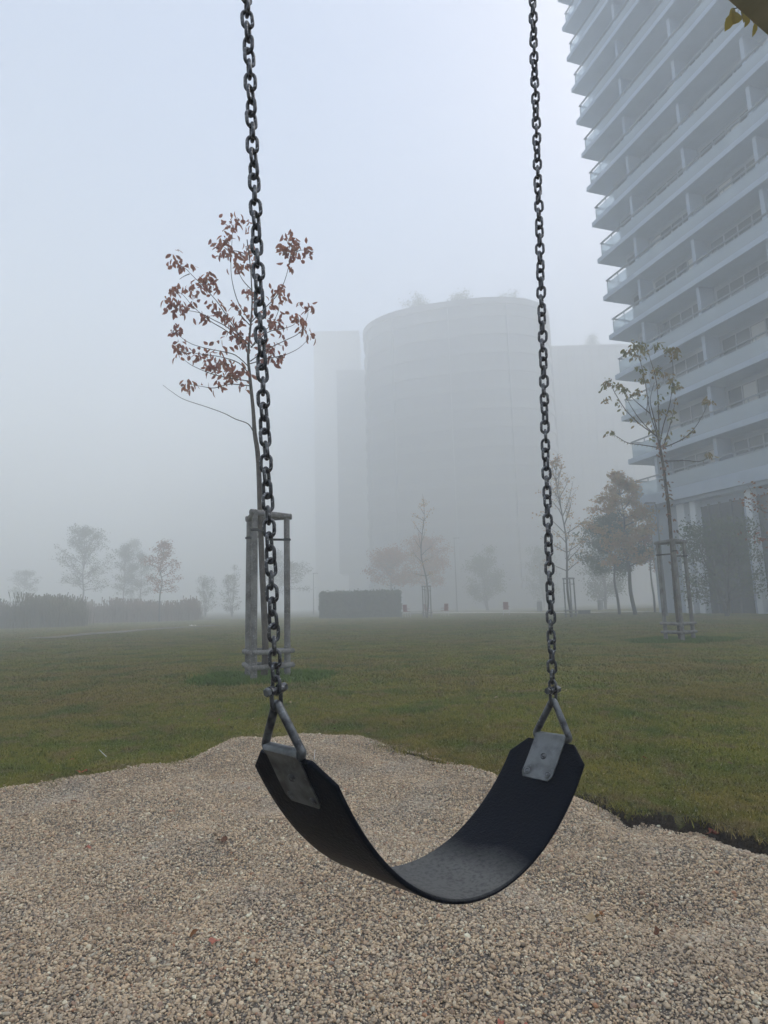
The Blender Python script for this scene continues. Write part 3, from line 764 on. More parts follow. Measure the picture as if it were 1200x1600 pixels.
# right tree
trunkB = [(610,1400),(600,1300),(590,1180),(580,1050),(568,900),(555,800),(542,700),(528,620),(520,580)]
brB = [[(522,600),(505,530),(480,450),(460,330),(430,190),(400,130)],[(522,590),(520,450),(510,300),(480,190),(460,130)],
 [(525,600),(545,500),(570,420),(585,330),(590,250),(583,170)],[(515,560),(430,500),(360,430),(310,350),(290,310),(265,320)],
 [(515,565),(440,490),(390,420),(350,345)],[(540,615),(640,570),(700,510),(740,440),(755,400)],
 [(528,615),(440,600),(370,590),(320,560),(285,545)],[(540,680),(640,675),(720,680),(765,655)],[(540,620),(565,540),(590,450),(600,370)],
 [(515,540),(490,440),(480,380),(500,300)],[(480,450),(420,400),(380,360)],[(470,370),(460,460)],[(585,330),(600,310)],[(515,250),(540,230)]]
lvB = [(400,120,6),(420,130,6),(445,125,5),(390,150,5),(370,162,5),(360,155,3),(440,150,4),(430,180,3),(400,175,3),(430,235,4),(440,255,3),(440,290,4),(460,300,3),(450,160,3),
 (515,128,5),(500,140,3),(535,125,2),(500,250,4),(515,240,4),(530,260,3),(550,265,4),(495,285,2),(515,330,2),(520,400,3),(535,440,4),(520,370,2),(580,150,5),(560,150,4),(600,145,5),(618,150,2),(610,175,3),(590,175,3),(560,170,2),
 (580,300,5),(600,330,5),(590,310,4),(575,280,2),(620,325,2),(590,345,3),(265,310,5),(280,300,4),(255,335,3),(290,305,3),(272,385,3),(265,400,1),(330,320,4),(345,335,4),(360,340,3),(370,365,2),(320,325,2),(325,400,2),(350,440,2),(400,480,1),(430,510,1),
 (410,350,4),(430,345,3),(440,370,2),(757,395,5),(748,400,3),(770,400,3),(680,540,3),(640,565,2),(768,650,3),(780,655,2),(755,650,2),(285,545,3),(300,550,2),(595,440,2),(590,480,2),(600,400,2),(560,560,2),(550,600,2),(480,500,2),(500,540,3),(540,450,3),(520,480,2),(570,590,2),(480,575,2),(530,560,2)]
def exB(lm, allp, trunk):
    for q in [p for p in allp[6]]+[p for p in allp[7][::3]]+[p for p in allp[3][::2]]:
        for _ in range(2):
            leafshape(lm, q, Vector((random.gauss(0, .3), random.gauss(0, .3), -1)), Vector((1, 0, 0)), .055, .028, .1, .2)
tB, smB = traced_tree('young_tree', 'leaning young tree with sparse olive leaves in the right stake frame', TREES['B'], TREES['B'].y, 860, 500, 3.076, trunkB, brB, lvB, M['leaf_olive'], .1, .055, .026, .015, group_t, exB, 1.0, 3.2)
pk = MB()
for i in range(46):
    q = smB[int(random.uniform(.35, .98)*(len(smB)-1))]+Vector((random.gauss(0, .03), random.gauss(0, .04), random.gauss(0, .05)))
    for _ in range(2): leafshape(pk, q+Vector((random.choice((-1, 1))*.06, -.04, 0)), Vector((random.gauss(0, .8), random.gauss(0, .5), -.8)), Vector((0, 1, 0)), .085, .045, .1, .2)
part(pk, 'trunk_shoots', M['leaf_pink'], tB, label='small dry pink leaves sprouting along the trunk')

# ------------------------------------------------------------------ procedural trees
def gen_tree(name, label, base, H, R, cb, nb, leafn, ls, lm_, trunk_r=.08, up=.6, group=None, sub=4, dens=.3, cat='tree', lean=(0, 0), stems=1, seed=1, droop=0, shape=None, bark='bark_far', spread=.28):
    rr = random.Random(seed)
    t = thing(name, label, cat, (base.x, base.y, 0), 0, group)
    wood = MB(); tips = []
    for st_ in range(stems):
        az0 = rr.uniform(0, 6.28); sl = 0 if stems == 1 else rr.uniform(.1, .5)
        top = Vector((base.x+lean[0]+math.cos(az0)*sl*R, base.y+lean[1]+math.sin(az0)*sl*R, H*(1 if st_ == 0 else rr.uniform(.7, .95))))
        b0 = Vector((base.x+(0 if stems == 1 else rr.uniform(-.1, .1)), base.y, -.05))
        tp = [b0.lerp(top, i/6)+Vector((rr.gauss(0, .012), rr.gauss(0, .012), 0))*H*(1 if 0 < i < 6 else 0) for i in range(7)]
        tp = smooth_path(tp, 3)
        wood.tube(tp, [max(trunk_r*(1-.88*i/(len(tp)-1)), .008) for i in range(len(tp))], 7)
        for i in range(nb//stems):
            f = cb/H+(1-cb/H)*((i+.5)/(nb//stems))**1.0
            f = min(f, .98); q = tp[int(f*(len(tp)-1))]
            az = i*2.4+rr.uniform(-.5, .5)+st_
            hh = (f*H-cb)/max(H-cb, .1)
            prof_ = (math.sin(math.pi*min(max(hh*.85+.18, 0), 1))**.7) if shape is None else shape(hh)
            L_ = R*prof_*rr.uniform(.7, 1.1)
            el = up*(.4+.9*hh)+rr.uniform(-.15, .2)
            pts = [q]; d = Vector((math.cos(az)*math.cos(el), math.sin(az)*math.cos(el), math.sin(el)))
            for j in range(4):
                d = (d+Vector((rr.gauss(0, .12), rr.gauss(0, .12), rr.gauss(.05, .1)-droop))).normalized(); pts.append(pts[-1]+d*L_/4)
            wood.tube(pts, [max(trunk_r*.38*(1-.8*j/4), .005) for j in range(5)], 5)
            tips += [(pts[j], L_) for j in (2, 3, 4)]
            for s_ in range(sub):
                j = rr.choice((1, 2, 3)); d2 = (d+Vector((rr.gauss(0, .7), rr.gauss(0, .7), rr.gauss(.15, .5)))).normalized()
                e = pts[j]+d2*L_*rr.uniform(.25, .5); wood.tube([pts[j], (pts[j]+e)/2+Vector((0, 0, .02)), e], [max(trunk_r*.15, .005), .005, .003], 4); tips += [(e, L_), ((pts[j]+e)/2, L_)]
    part(wood, 'trunk', M[bark], t)
    lv = MB()
    if leafn:
        leafn = int(leafn*1.7); ls *= .77
        for _ in range(leafn):
            q, L_ = rr.choice(tips)
            c = q+Vector((rr.gauss(0, 1), rr.gauss(0, 1), rr.gauss(0, .75)))*dens
            d = Vector((rr.gauss(0, 1), rr.gauss(0, 1), rr.gauss(-.5, .8))).normalized(); s2 = d.orthogonal().normalized()
            s2 = (s2*rr.uniform(-1, 1)+d.cross(s2)*rr.uniform(-1, 1)).normalized()
            a = ls*rr.uniform(.6, 1.3)
            lv.add([c, c+d*a*.5+s2*a*.33, c+d*a, c+d*a*.5-s2*a*.33], [(0, 1, 2, 3)])
        part(lv, 'crown', lm_, t, smooth=False)
    return t
def place(x, d): return Vector((gx(x, d), d, 0))
gen_tree('young_tree', 'hazy thin staked tree with sparse tan leaves just right of the right chain', TREES['Cc'], 10.2, 2.3, 2.9, 26, 620, .17, M['leaf_amber'], .085, .95, group_t, 3, .12, seed=3, lean=(-.15, 0), bark='bark')
gen_tree('young_tree', 'faint bare topped tree in the far stake frame before the round building', TREES['D'], 9.4, 1.6, 3.0, 18, 200, .16, M['leaf_amber'], .07, .85, group_t, 2, .12, seed=5, bark='bark')
# amber trees right of the right chain
tg = 'leafy autumn trees between the chain and the tower'
gen_tree('autumn_tree', 'tall amber tree with layered crown, second trunk left of the tower', place(992, 38), 9.1, 2.0, 3.2, 24, 5200, .22, M['leaf_amber'], .13, .3, tg, 5, .17, seed=11, lean=(-.35, 0))
gen_tree('autumn_tree', 'lower green leafed tree whose thin trunk stands left of the amber one', place(967, 40), 6.6, 2.5, 3.0, 20, 4600, .2, M['leaf_green'], .1, .25, tg, 5, .24, seed=12, lean=(-.3, 0))
gen_tree('autumn_tree', 'low rust tinted tree beside the right stake frame', place(1022, 42), 5.9, 1.6, 3.4, 14, 1900, .19, M['leaf_rust'], .08, .3, tg, 4, .22, seed=13)
gen_tree('bushy_tree', 'pale bushy tree in the haze behind the thin green trunk', place(945, 64), 7.2, 2.6, 1.0, 24, 3800, .24, M['leaf_green'], .1, .7, None, 4, .35, seed=14, stems=3)
gen_tree('bushy_tree', 'grey green spreading bush in front of the tower lobby', place(1133, 31), 5.0, 2.7, .7, 30, 3400, .17, M['leaf_green'], .09, .6, None, 4, .25, seed=15, stems=4)
gen_tree('autumn_tree', 'faint orange round crowned tree above the clipped hedge', place(612, 72), 7.3, 3.0, 3.3, 22, 4200, .27, M['leaf_rust'], .12, .45, 'faint orange trees behind the hedge', 4, .34, seed=16)
gen_tree('autumn_tree', 'larger faint orange tree behind the far stake frame', place(668, 75), 9.0, 3.6, 3.5, 24, 4800, .27, M['leaf_rust'], .13, .45, 'faint orange trees behind the hedge', 4, .36, seed=17)
gen_tree('bushy_tree', 'dim upright green bush in front of the round building', place(762, 80), 8.3, 3.2, .8, 26, 5200, .25, M['leaf_green'], .1, .9, None, 4, .36, seed=18, stems=4)
gen_tree('bushy_tree', 'dim rounded bush directly behind the right chain', place(850, 86), 8.8, 3.3, 1.3, 22, 3600, .26, M['leaf_green'], .1, .8, None, 4, .36, seed=19, stems=3)
# left side
lg = 'pale trees fading into fog on the left'
gen_tree('pale_tree', 'small faint tree at the far left above the reeds', place(36, 100), 7.9, 2.5, 3.5, 16, 1500, .26, M['leaf_green'], .1, .6, lg, 3, .3, seed=21)
gen_tree('pale_tree', 'widest left tree with a ragged spreading crown above the reeds', place(127, 80), 12.0, 4.6, 4.0, 30, 4200, .23, M['leaf_green'], .14, .75, lg, 5, .28, seed=22)
gen_tree('pale_tree', 'slim dark leafed tree at the left of the foggy pair', place(193, 86), 10.4, 2.1, 3.7, 18, 2000, .23, M['leaf_green'], .1, .8, lg, 3, .28, seed=23)
gen_tree('pale_tree', 'faintest tall tree standing behind the foggy pair', place(206, 112), 14, 3.9, 2, 24, 3400, .28, M['leaf_green'], .12, .9, lg, 4, .4, seed=24)
gen_tree('pale_tree', 'slim tree with one branch reaching right in the foggy pair', place(219, 88), 9.2, 2.4, 3.7, 14, 1500, .23, M['leaf_green'], .1, .6, lg, 3, .28, seed=25)
gen_tree('autumn_tree', 'slender reddish tree standing alone before the russet grass', place(250, 59), 7.7, 1.9, 3.0, 20, 1500, .2, M['leaf_rust'], .09, .5, lg, 3, .22, seed=26)
sg_ = 'feathery shrubs on the left'
gen_tree('feathery_shrub', 'feathery upright shrub left of the nearest stake frame', place(321, 80), 5.4, 2.1, .4, 30, 1100, .18, M['leaf_green'], .05, 1.1, sg_, 2, .2, 'shrub', seed=27, stems=6)
gen_tree('feathery_shrub', 'pale feathery shrub touching the nearest stake frame', place(363, 82), 6.8, 2.0, .5, 26, 1300, .2, M['leaf_green'], .05, 1.1, sg_, 2, .22, 'shrub', seed=28, stems=5)
gen_tree('pale_tree', 'faint flat crowned tree seen right of the nearest stake frame', place(452, 88), 7.4, 3.6, 4.0, 20, 2200, .22, M['leaf_green'], .1, .25, lg, 4, .25, seed=29)
gen_tree('pale_tree', 'faint tree seen between the posts of the nearest stake frame', place(432, 96), 9.8, 2.9, 3.6, 20, 1800, .24, M['leaf_green'], .1, .6, lg, 4, .3, seed=30)
# tree just outside the frame at right whose branch reaches in
gen_tree('autumn_tree', 'rust leafed branch tip entering at the right picture edge', Vector((gx(1292, 17), 17, 0)), 3.7, 1.9, 2.5, 14, 900, .13, M['leaf_rust'], .06, .2, None, 4, .14, seed=41, bark='bark')

# hedge
def hedge():
    a, b = gx(500, 52), gx(625, 52)
    t = thing('clipped_hedge', 'long clipped rectangular hedge at the far edge of the lawn', 'hedge', ((a+b)/2, 53, 0))
    mb = MB(); mb.box(((a+b)/2, 53, 1.05), (b-a-.2, 1.7, 2.05)); part(mb, 'hedge_core', M['hedge'], t, smooth=False)
    lv = MB(); r = random.Random(5)
    for _ in range(9000):
        f = r.random()
        x, y, z = r.uniform(a, b), r.uniform(52.1, 53.9), r.uniform(0, 2.18)
        if f < .6: y = 52.1+r.gauss(0, .09)
        elif f < .85: z = 2.1+r.gauss(0, .09)
        else: x = r.choice((a, b))+r.gauss(0, .05)
        d = Vector((r.gauss(0, 1), r.gauss(0, 1), r.gauss(0, 1))).normalized(); s2 = d.orthogonal().normalized(); k = .17
        c = Vector((x, y, z)); lv.add([c, c+d*k*.5+s2*k*.35, c+d*k, c+d*k*.5-s2*k*.35], [(0, 1, 2, 3)])
    part(lv, 'foliage', M['hedge'], t, smooth=False)
hedge()
# reed beds
def reed_proto(seed, m, h):
    r = random.Random(seed); mb = MB()
    for _ in range(120):
        blade(mb, r.gauss(0, .3), r.gauss(0, .3), h*r.uniform(.6, 1.05), .012*r.uniform(.6, 1.3), r.uniform(.02, .3), r.uniform(0, 6.28), r.uniform(0, .6))
    for _ in range(14):
        x, y = r.gauss(0, .25), r.gauss(0, .25); hh = h*r.uniform(.95, 1.15); az = r.uniform(0, 6.28)
        mb.tube([(x, y, 0), (x+.05*math.cos(az), y+.05*math.sin(az), hh*.8), (x+.15*math.cos(az), y+.15*math.sin(az), hh)], [.006, .01, .03], 4)
    return proto(mb, 'reed_shape', m)
def reeds(name, x0, x1, d0, d1, n, m, h, label):
    pr_ = [reed_proto(i+int(d0), m, h) for i in range(4)]
    d = rng.uniform(d0, d1, n); x = np.array([gx(rng.uniform(x0, x1), q) for q in d])
    sc_ = rng.choice([.6, .75, .85, .95, 1.05, 1.2], n)*rng.uniform(.9, 1.1, n)*(.9+.16*np.sin(x*.9)+.1*np.sin(x*2.3+1))
    scatter(name, np.c_[x, d, lawn_z(x, d)], np.c_[np.zeros((n, 2)), rng.uniform(0, 6.28, n)], np.c_[sc_, sc_, sc_], pr_, label=label, cat='reeds')
reeds('reeds', -140, 128, 45, 53, 750, M['reed'], 1.65, 'tall pale plumed reeds massed at the far left')
reeds('russet_grass', 128, 305, 60, 68, 650, M['reed_red'], 1.6, 'low russet grass bed behind the lone reddish tree')

# ------------------------------------------------------------------ street furniture
def lamp(label, x, d, H, arm=0):
    b = place(x, d); t = thing('street_lamp', label, 'street lamp', b, 0, 'slim street lamps in the fog')
    mb = MB(); mb.tube([(0, 0, 0), (0, 0, H*.5), (0, 0, H-.3 if arm else H)], [.07, .055, .04], 10); mb.build('pole', M['lamp'], t)
    mb = MB(); mb.tube([(0, 0, -.02), (0, 0, .2)], [.12, .1], 12); mb.build('base', M['lamp'], t, sharp=40)
    mb = MB()
    if arm:
        pts = [(0, 0, H-.3), (.03*arm, 0, H-.1), (.14*arm, 0, H-.0), (.3*arm, 0, H+.04), (.5*arm, 0, H+.04)]
        mb.tube(pts, .03, 8); mb.box((.75*arm, 0, H+.04), (.55, .22, .07))
    else: mb.box((.28, 0, H+.03), (.75, .22, .07))
    mb.build('lamp_head', M['lamp'], t, sharp=30)
lamp('faintest short lamp post left of the hedge', 490, 84, 5.6)
lamp('tall lamp post between the far stake frame and the green bush', 714, 76, 9.1)
lamp('curved top lamp post just left of the right stake frame', 1040, 34, 6.3, -.45)
# red garden chairs
def chair(label, x, d, rz):
    b = place(x, d); t = thing('garden_chair', label, 'chair', b, rz, 'small red garden chairs at the far lawn edge')
    mb = MB(); mb.box((0, 0, .47), (.46, .46, .035)); mb.build('seat', M['red'], t, False)
    mb = MB(); V = []
    for i in range(7):
        a = (i/6-.5)*1.5
        for z, s_ in ((.49, 0), (1.02, .06)):
            for rr_ in (.25, .275): V.append((math.sin(a)*rr_*1.02, .02+math.cos(a)*rr_+s_, z))
    Fz = []
    for i in range(6):
        o_ = i*4
        Fz += [(o_, o_+4, o_+6, o_+2), (o_+1, o_+3, o_+7, o_+5), (o_+2, o_+6, o_+7, o_+3), (o_, o_+1, o_+5, o_+4)]
    Fz += [(0, 2, 3, 1), (24, 25, 27, 26)]
    mb.add(V, Fz); mb.build('backrest', M['red'], t, False)
    for sx_ in (-1, 1):
        mb = MB(); mb.tube([(sx_*.21, -.2, .66), (sx_*.24, .05, .68), (sx_*.22, .25, .68)], .02, 6); mb.build('armrest', M['red'], t)
        for sy_ in (-1, 1):
            mb = MB(); mb.tube([(sx_*.19, sy_*.19, .46), (sx_*.24, sy_*.24, 0)], .018, 6); mb.build('leg', M['pale_metal'], t)
for (lb, x, d, rz) in (('faintest red chair, leftmost, in front of the hedge end', 604.5, 53.0, .4), ('red chair with pale legs just right of the hedge', 635, 49.5, 2.6), ('red chair seen between the far stakes', 668.5, 52, 1.0), ('red chair right of the far stake frame', 694.5, 49, 3.6), ('lone red chair on the path left of the right chain', 790.5, 47, 2.9)): chair(lb, x, d, rz)
# planter box & bollard-like bin by the path
b = place(912, 44); t = thing('planter_box', 'low dark box standing on the pale path', 'box', b)
mb = MB(); mb.box((0, 0, .13), (.72, .5, .26)); mb.build('box', M['dark_box'], t, False)
mb = MB(); mb.box((0, 0, .285), (.78, .56, .05)); mb.build('lid', M['lamp'], t, False)
for lb, x, d in (('small dark litter bin behind the stake frame right of the chain', 938, 58), ('faint litter bin seen just left of the right chain', 843, 60)):
    b = place(x, d); t = thing('litter_bin', lb, 'bin', b, 0, 'small litter bins by the path')
    mb = MB(); mb.tube([(0, 0, 0), (0, 0, .05), (0, 0, .95), (0, 0, 1.0)], [.22, .25, .25, .23], 14); mb.build('bin_body', M['dark_box'], t, sharp=40)
    mb = MB(); mb.tube([(0, 0, 1.04), (0, 0, 1.1)], [.27, .2], 14); mb.build('lid', M['lamp'], t, sharp=40)
# white litter
def crumple(name, label, cat, c, w, h, m, seed, rz=0):
    r = random.Random(seed); mb = MB(); V = []; nx_, ny_ = 7, 4
    for j in range(ny_):
        for i in range(nx_):
            V.append(Vector(((i/(nx_-1)-.5)*w, (j/(ny_-1)-.5)*h, .3*h*abs(math.sin(i*1.3+seed))+r.uniform(0, .2)*h)))
    Rz = Matrix.Rotation(rz, 3, 'Z')
    mb.add([Rz @ v for v in V], [(j*nx_+i, j*nx_+i+1, (j+1)*nx_+i+1, (j+1)*nx_+i) for j in range(ny_-1) for i in range(nx_-1)])
    o = mb.build(name, m); o.location = (c.x, c.y, c.z); return tag(o, label, cat)
q = ground(301, 980); crumple('paper_scrap', 'crumpled white paper scrap lying by the dirt trail', 'litter', Vector((q.x, q.y, .05)), .38, .22, M['litter'], 2)
# straw / splinters
def sliver(label, x, y, x2, y2, r):
    a = ground(x, y); b2 = ground(x2, y2); z = .045 if a.y > 3 and 0 else .02
    mb = MB(); mb.tube([Vector((0, 0, 0)), Vector((b2.x-a.x, (b2.y-a.y)*.35, abs(b2.y-a.y)*.25+.01))], [r, r*.5], 6)
    o = mb.build('pale_straw', M['litter']); o.location = (a.x, a.y, z if sd(a.x, a.y) < 0 else float(gravel_z(a.x, a.y))+.01)
    tag(o, label, 'straw', 'white bits of straw')
sliver('short white straw lying on the left lawn edge', 166, 1187, 162, 1181, .0025)
sliver('white straw sticking out of the gravel by the seat end', 491, 1187, 495, 1178, .0022)
# fallen leaves
def fallen(label, x, y, m, L_, lobed=False, rz=0.0, lift=.012):
    q = ground(x, y, -.03); s_ = float(sd(q.x, q.y)); 
    if s_ < 0: q = ground(x, y); z = float(lawn_z(q.x, q.y))+.018
    else: z = float(gravel_z(q.x, q.y))+lift
    mb = MB(); r = random.Random(int(x)); n_ = 22; V = [Vector((0, 0, .004))]
    for i in range(n_):
        a = 2*math.pi*i/n_; e = 1/math.sqrt((math.cos(a))**2+(math.sin(a)/.52)**2)
        if lobed: e *= 1+.45*math.cos(a*5)
        V.append(Vector((math.cos(a)*e*L_/2, math.sin(a)*e*L_/2, .16*L_*math.sin(a*2+x)+.1*L_*r.uniform(0, 1)+abs(math.sin(a))*L_*.12)))
    Rz = Matrix.Rotation(rz, 3, 'Z')
    mb.add([Rz @ v for v in V], [(0, 1+i, 1+(i+1) % n_) for i in range(n_)])
    o = mb.build('fallen_leaf', m); o.location = (q.x, q.y, z); tag(o, label, 'leaf', 'leaves fallen on the ground')
BR = mat('brown_leaf', (.12,.055,.03), .8); OR = mat('orange_leaf', (.35,.09,.035), .8); TN = mat('tan_leaf', (.42,.31,.18), .8); PK = mat('terracotta_shard', (.4,.15,.1), .85)
fallen('bright orange leaf on the left lawn edge', 127, 1211, OR, .07, rz=.2)
fallen('brown leaf on gravel left of the seat', 346, 1313, BR, .055, rz=.1)
fallen('reddish shard on gravel in the lower left', 335, 1476, PK, .04, rz=-.2)
fallen('curled tan leaf on the gravel right of the seat', 928, 1426, TN, .055, True, .5)
fallen('dark brown leaf below the curled tan leaf', 1029, 1451, BR, .04, rz=.5)
fallen('red brown lobed leaf under the turf edge', 1112, 1303, mat('rust_leaf', (.16,.04,.025), .8), .06, True, .3, .03)
fallen('left of two terracotta shards at the bottom', 783, 1583, PK, .03, rz=.9)
fallen('right of two terracotta shards at the bottom', 821, 1584, PK, .022, rz=-.6)
fallen('small orange leaf in gravel near the left lawn', 137, 1312, PK, .035)
fallen('pale brown leaf on the lawn behind the left triangle ring', 452, 1103, TN, .06)

lp = []
for i in range(3):
    mb = MB(); leafshape(mb, Vector((-.5, 0, .15)), Vector((1, 0, 0)), Vector((0, .2, 1)), 1, .55, .25, .3*(i-1)); lp.append(proto(mb, 'tiny_leaf_shape', (BR, TN, M['leaf_rust'])[i]))
x, y = frustum(150, 2.6, 13); s_l = sd(x, y); k = s_l < -.05; x, y = x[k], y[k]
x2 = rng.uniform(-2.2, 1.8, 30); y2 = rng.uniform(1.8, 4.4, 30); k = sd(x2, y2) > .1; x2, y2 = x2[k], y2[k]
z = np.r_[lawn_z(x, y)+.026, gravel_z(x2, y2)+.012]; x = np.r_[x, x2]; y = np.r_[y, y2]; q = rng.uniform(.018, .04, len(x))
scatter('leaf_litter', np.c_[x, y, z], np.c_[rng.uniform(-.4, .4, (len(x), 2)), rng.uniform(0, 6.28, len(x))], np.c_[q, q, q], lp, label='tiny dry leaves scattered over lawn and gravel', cat='leaves')
# ------------------------------------------------------------------ tower
O = Vector((16.84, 40.8, 0)); TA = .3091; ex_ = Vector((math.sin(TA), -math.cos(TA), 0)); ey_ = Vector((math.cos(TA), math.sin(TA), 0))
tower = thing('apartment_tower', 'white apartment tower with stacked balconies rising out of frame at right', 'building', O)
def tp_(mb, name, m, parent=None, smooth=False, label=None): return part(mb, name, m, tower, parent, smooth=smooth, label=label)
def TB(a0, a1, b0, b1, z0, z1, mb=None):
    mb = mb or MB(); mb.obox(O, ex_, ey_, a0, a1, b0, b1, z0, z1); return mb
LB = 25.0; FH = 3.136; Z0 = 10.13; NF = 18; INS = 1.5; BAY = 4.75; C1 = 2.1+INS*0
TOPZ = Z0+FH*(NF-1)
def tipx(i): return -.274*max(i, 0)
# column positions along facade (a): first near tip
cols = [2.1+BAY*k for k in range(5)]
for i in range(-1, NF):
    z = Z0+FH*i; a0 = tipx(i) if i >= 0 else 0.0
    th = .34 if i >= 0 else .74
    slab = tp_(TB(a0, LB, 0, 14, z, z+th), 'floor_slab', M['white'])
    if i < NF-1:
        # balustrade
        g = MB(); TB(a0+.25, LB-.2, .22, .25, z+th+.05, z+th+.92, g); TB(a0+.25, a0+.28, .28, INS+.2, z+th+.05, z+th+.62, g)
        gl = tp_(g, 'balustrade', M['rail_glass'])
        rl = MB(); TB(a0+.2, LB-.2, .18, .3, z+th+1.13, z+th+1.2, rl); TB(a0+.2, a0+.32, .303, INS+.2, z+th+1.133, z+th+1.203, rl)
        for pa in np.arange(a0+.24, LB-.3, 1.15): TB(pa, pa+.05, .255, .30, z+th-.01, z+th+1.128, rl)
        tp_(rl, 'handrail', M['handrail'], gl)
        # set-back wall of the floor
        w0 = a0+.9 if i >= 0 else .9
        wl = tp_(TB(w0, LB, INS, 13, z+th+.003, z+FH-.003), 'wall', M['wall'])
        for k, a in enumerate(cols):
            tp_(TB(a-.12, a+.12, .42, INS+.05, z+th+.002, z+FH-.004), 'partition', M['white'])
            wa, wb = a+.35, a+BAY-.55
            if k == len(cols)-1: wb = min(wb, LB-.5)
            wn = MB(); TB(wa, wb, INS-.03, INS+.004, z+th+.1, z+FH-.25, wn)
            pane = tp_(wn, 'window', M['glass'])
            fr = MB()
            for j in range(5):
                aa = wa+(wb-wa)*j/4; TB(aa-.04, aa+.04, INS-.07, INS-.033, z+th+.1, z+FH-.25, fr)
            TB(wa+.045, wb-.045, INS-.068, INS-.035, z+FH-.33, z+FH-.255, fr); TB(wa+.045, wb-.045, INS-.066, INS-.036, z+th+1.25, z+th+1.31, fr)
            tp_(fr, 'frame', M['frame'], pane)
            if (i*3+k*5) % 4 < 2:
                j = (i+k) % 4; s0 = wa+(wb-wa)*j/4+.06; s1 = wa+(wb-wa)*(j+1)/4-.06
                tp_(TB(s0, s1, INS-.034, INS-.031, z+th+.16, z+FH-.36), 'curtain', M['curtain'], pane)
        wn = MB(); TB(w0+.25, 1.75, INS-.03, INS+.004, z+th+.1, z+FH-.3, wn); tp_(wn, 'window', M['glass'])
# ground floor lobby
ZB = Z0-FH
def acoord(x, y, ins):
    q = ray(x, y); o = O+ey_*ins; n_ = ey_; s_ = (o-Vector((0, 0, 0))).dot(n_)/Vector((q.x, q.y, 0)).dot(n_); p = Vector((q.x, q.y, 0))*s_; return (p-o).dot(ex_)
tp_(TB(.15, LB, .25, 13.5, ZB-.22, ZB-.003), 'lobby_beam', M['white'])
tp_(TB(.5, LB, 1.0, 13, 0, ZB-.225), 'lobby_wall', M['white'])
pc = [(1062, 1074, .5), (1083, 1092, .5), (1172, 1181, .5)]
for x0, x1, ins in pc:
    a0, a1 = acoord(x0, 850, ins), acoord(x1, 850, ins); tp_(TB(a0, a1, ins, ins+.5, -.05, ZB-.223), 'pier', M['pier'])
for k in range(3):
    a0 = acoord(1181, 850, .5)+1.6+k*3.4; tp_(TB(a0, a0+.8, .5, 1.0, -.05, ZB-.223), 'pier', M['pier'])
ga, gb = acoord(1097, 850, .93), acoord(1168, 850, .93)
for k in range(4):
    s0 = ga+(gb-ga)*k/4; s1 = ga+(gb-ga)*(k+1)/4
    pn_ = tp_(TB(s0+.03, s1-.03, .93, .997, 0, ZB-.6), 'lobby_window', M['glass'])
    fr = MB(); TB(s0-.03, s0+.03, .85, .998, 0, ZB-.5, fr); TB(s0+.04, s1-.04, .87, .927, 3.3, 3.42, fr); tp_(fr, 'frame', M['lamp'], pn_)
for k in range(3):
    s0 = gb+.9+k*3.3; pn_ = tp_(TB(s0, s0+2.6, .93, .997, 0, ZB-.6), 'lobby_window', M['glass'])

# ------------------------------------------------------------------ round office block and neighbours
def round_block():
    c = Vector((13.2, 101, 0))*1.17; H = 47.5*1.17+1; t = thing('round_office_building', 'tall curved office building fading into the fog behind the swing', 'building', c)
    ax_, by_, rot_ = 18.5, 12.3, math.radians(-13)
    def ell(k, a): 
        ca, sa = math.copysign(abs(math.cos(a))**.8, math.cos(a)), math.copysign(abs(math.sin(a))**.8, math.sin(a))
        x, y = ca*(ax_+k), sa*(by_+k)
        return Vector((c.x+x*math.cos(rot_)-y*math.sin(rot_), c.y+x*math.sin(rot_)+y*math.cos(rot_), 0))
    n_ = 72
    def ringm(k0, k1, z0, z1):
        mb = MB(); V = []
        for i in range(n_):
            a = 2*math.pi*i/n_; o_, in_ = ell(k1, a), ell(k0, a)
            V += [(o_.x, o_.y, z0), (o_.x, o_.y, z1), (in_.x, in_.y, z1), (in_.x, in_.y, z0)]
        Fs = []
        for i in range(n_):
            j = (i+1) % n_
            for k in range(4): Fs.append((i*4+k, i*4+(k+1) % 4, j*4+(k+1) % 4, j*4+k))
        mb.add(V, Fs); return mb
    mb = ringm(-9.5, 0, 0, H-1.2); part(mb, 'wall', M['facade'], t, smooth=False)
    mb = ringm(-9.5, .4, H-1.197, H); part(mb, 'roof', M['facade'], t, smooth=False)
    for i in range(15):
        z = 4+i*3.5; mb = ringm(-.2, .25, z, z+1.1); part(mb, 'floor_band', M['facade2'], t, smooth=False)
    for i in range(0, n_, 6):
        a = 2*math.pi*i/n_
        if math.sin(a+rot_) > .25: continue
        p = ell(.45, a); q = ell(-.1, a); d = (q-p).normalized(); s_ = Vector((-d.y, d.x, 0))
        mb = MB(); mb.obox(p, d, s_, 0, .5, -.14, .14, 3.2, H-1.3); part(mb, 'fin', M['facade'], t, smooth=False)
    # roof plant room parts
    return t, H
rb_, HB = round_block()
rg = 'small trees on the curved building roof'
for i, (x, hh, R_, lb) in enumerate(((718, 3.6, 2.8, 'largest rooftop tree on the curved building'), (655, 2.0, 3.0, 'left rooftop tree on the curved building'), (790, 1.7, 3.0, 'right rooftop tree on the curved building'))):
    d_ = 111; bx = gx(x, d_)*1.0
    # compensate camera roll for height: keep world column
    q = ray(x, 470); bx = q.x*d_
    tt = gen_tree('rooftop_tree', lb, Vector((bx, d_, 0)), hh, R_, .6, 14, 900, .4, M['leaf_green'], .1, .6, rg, 3, .5, seed=60+i, stems=2); tt.location.z = HB
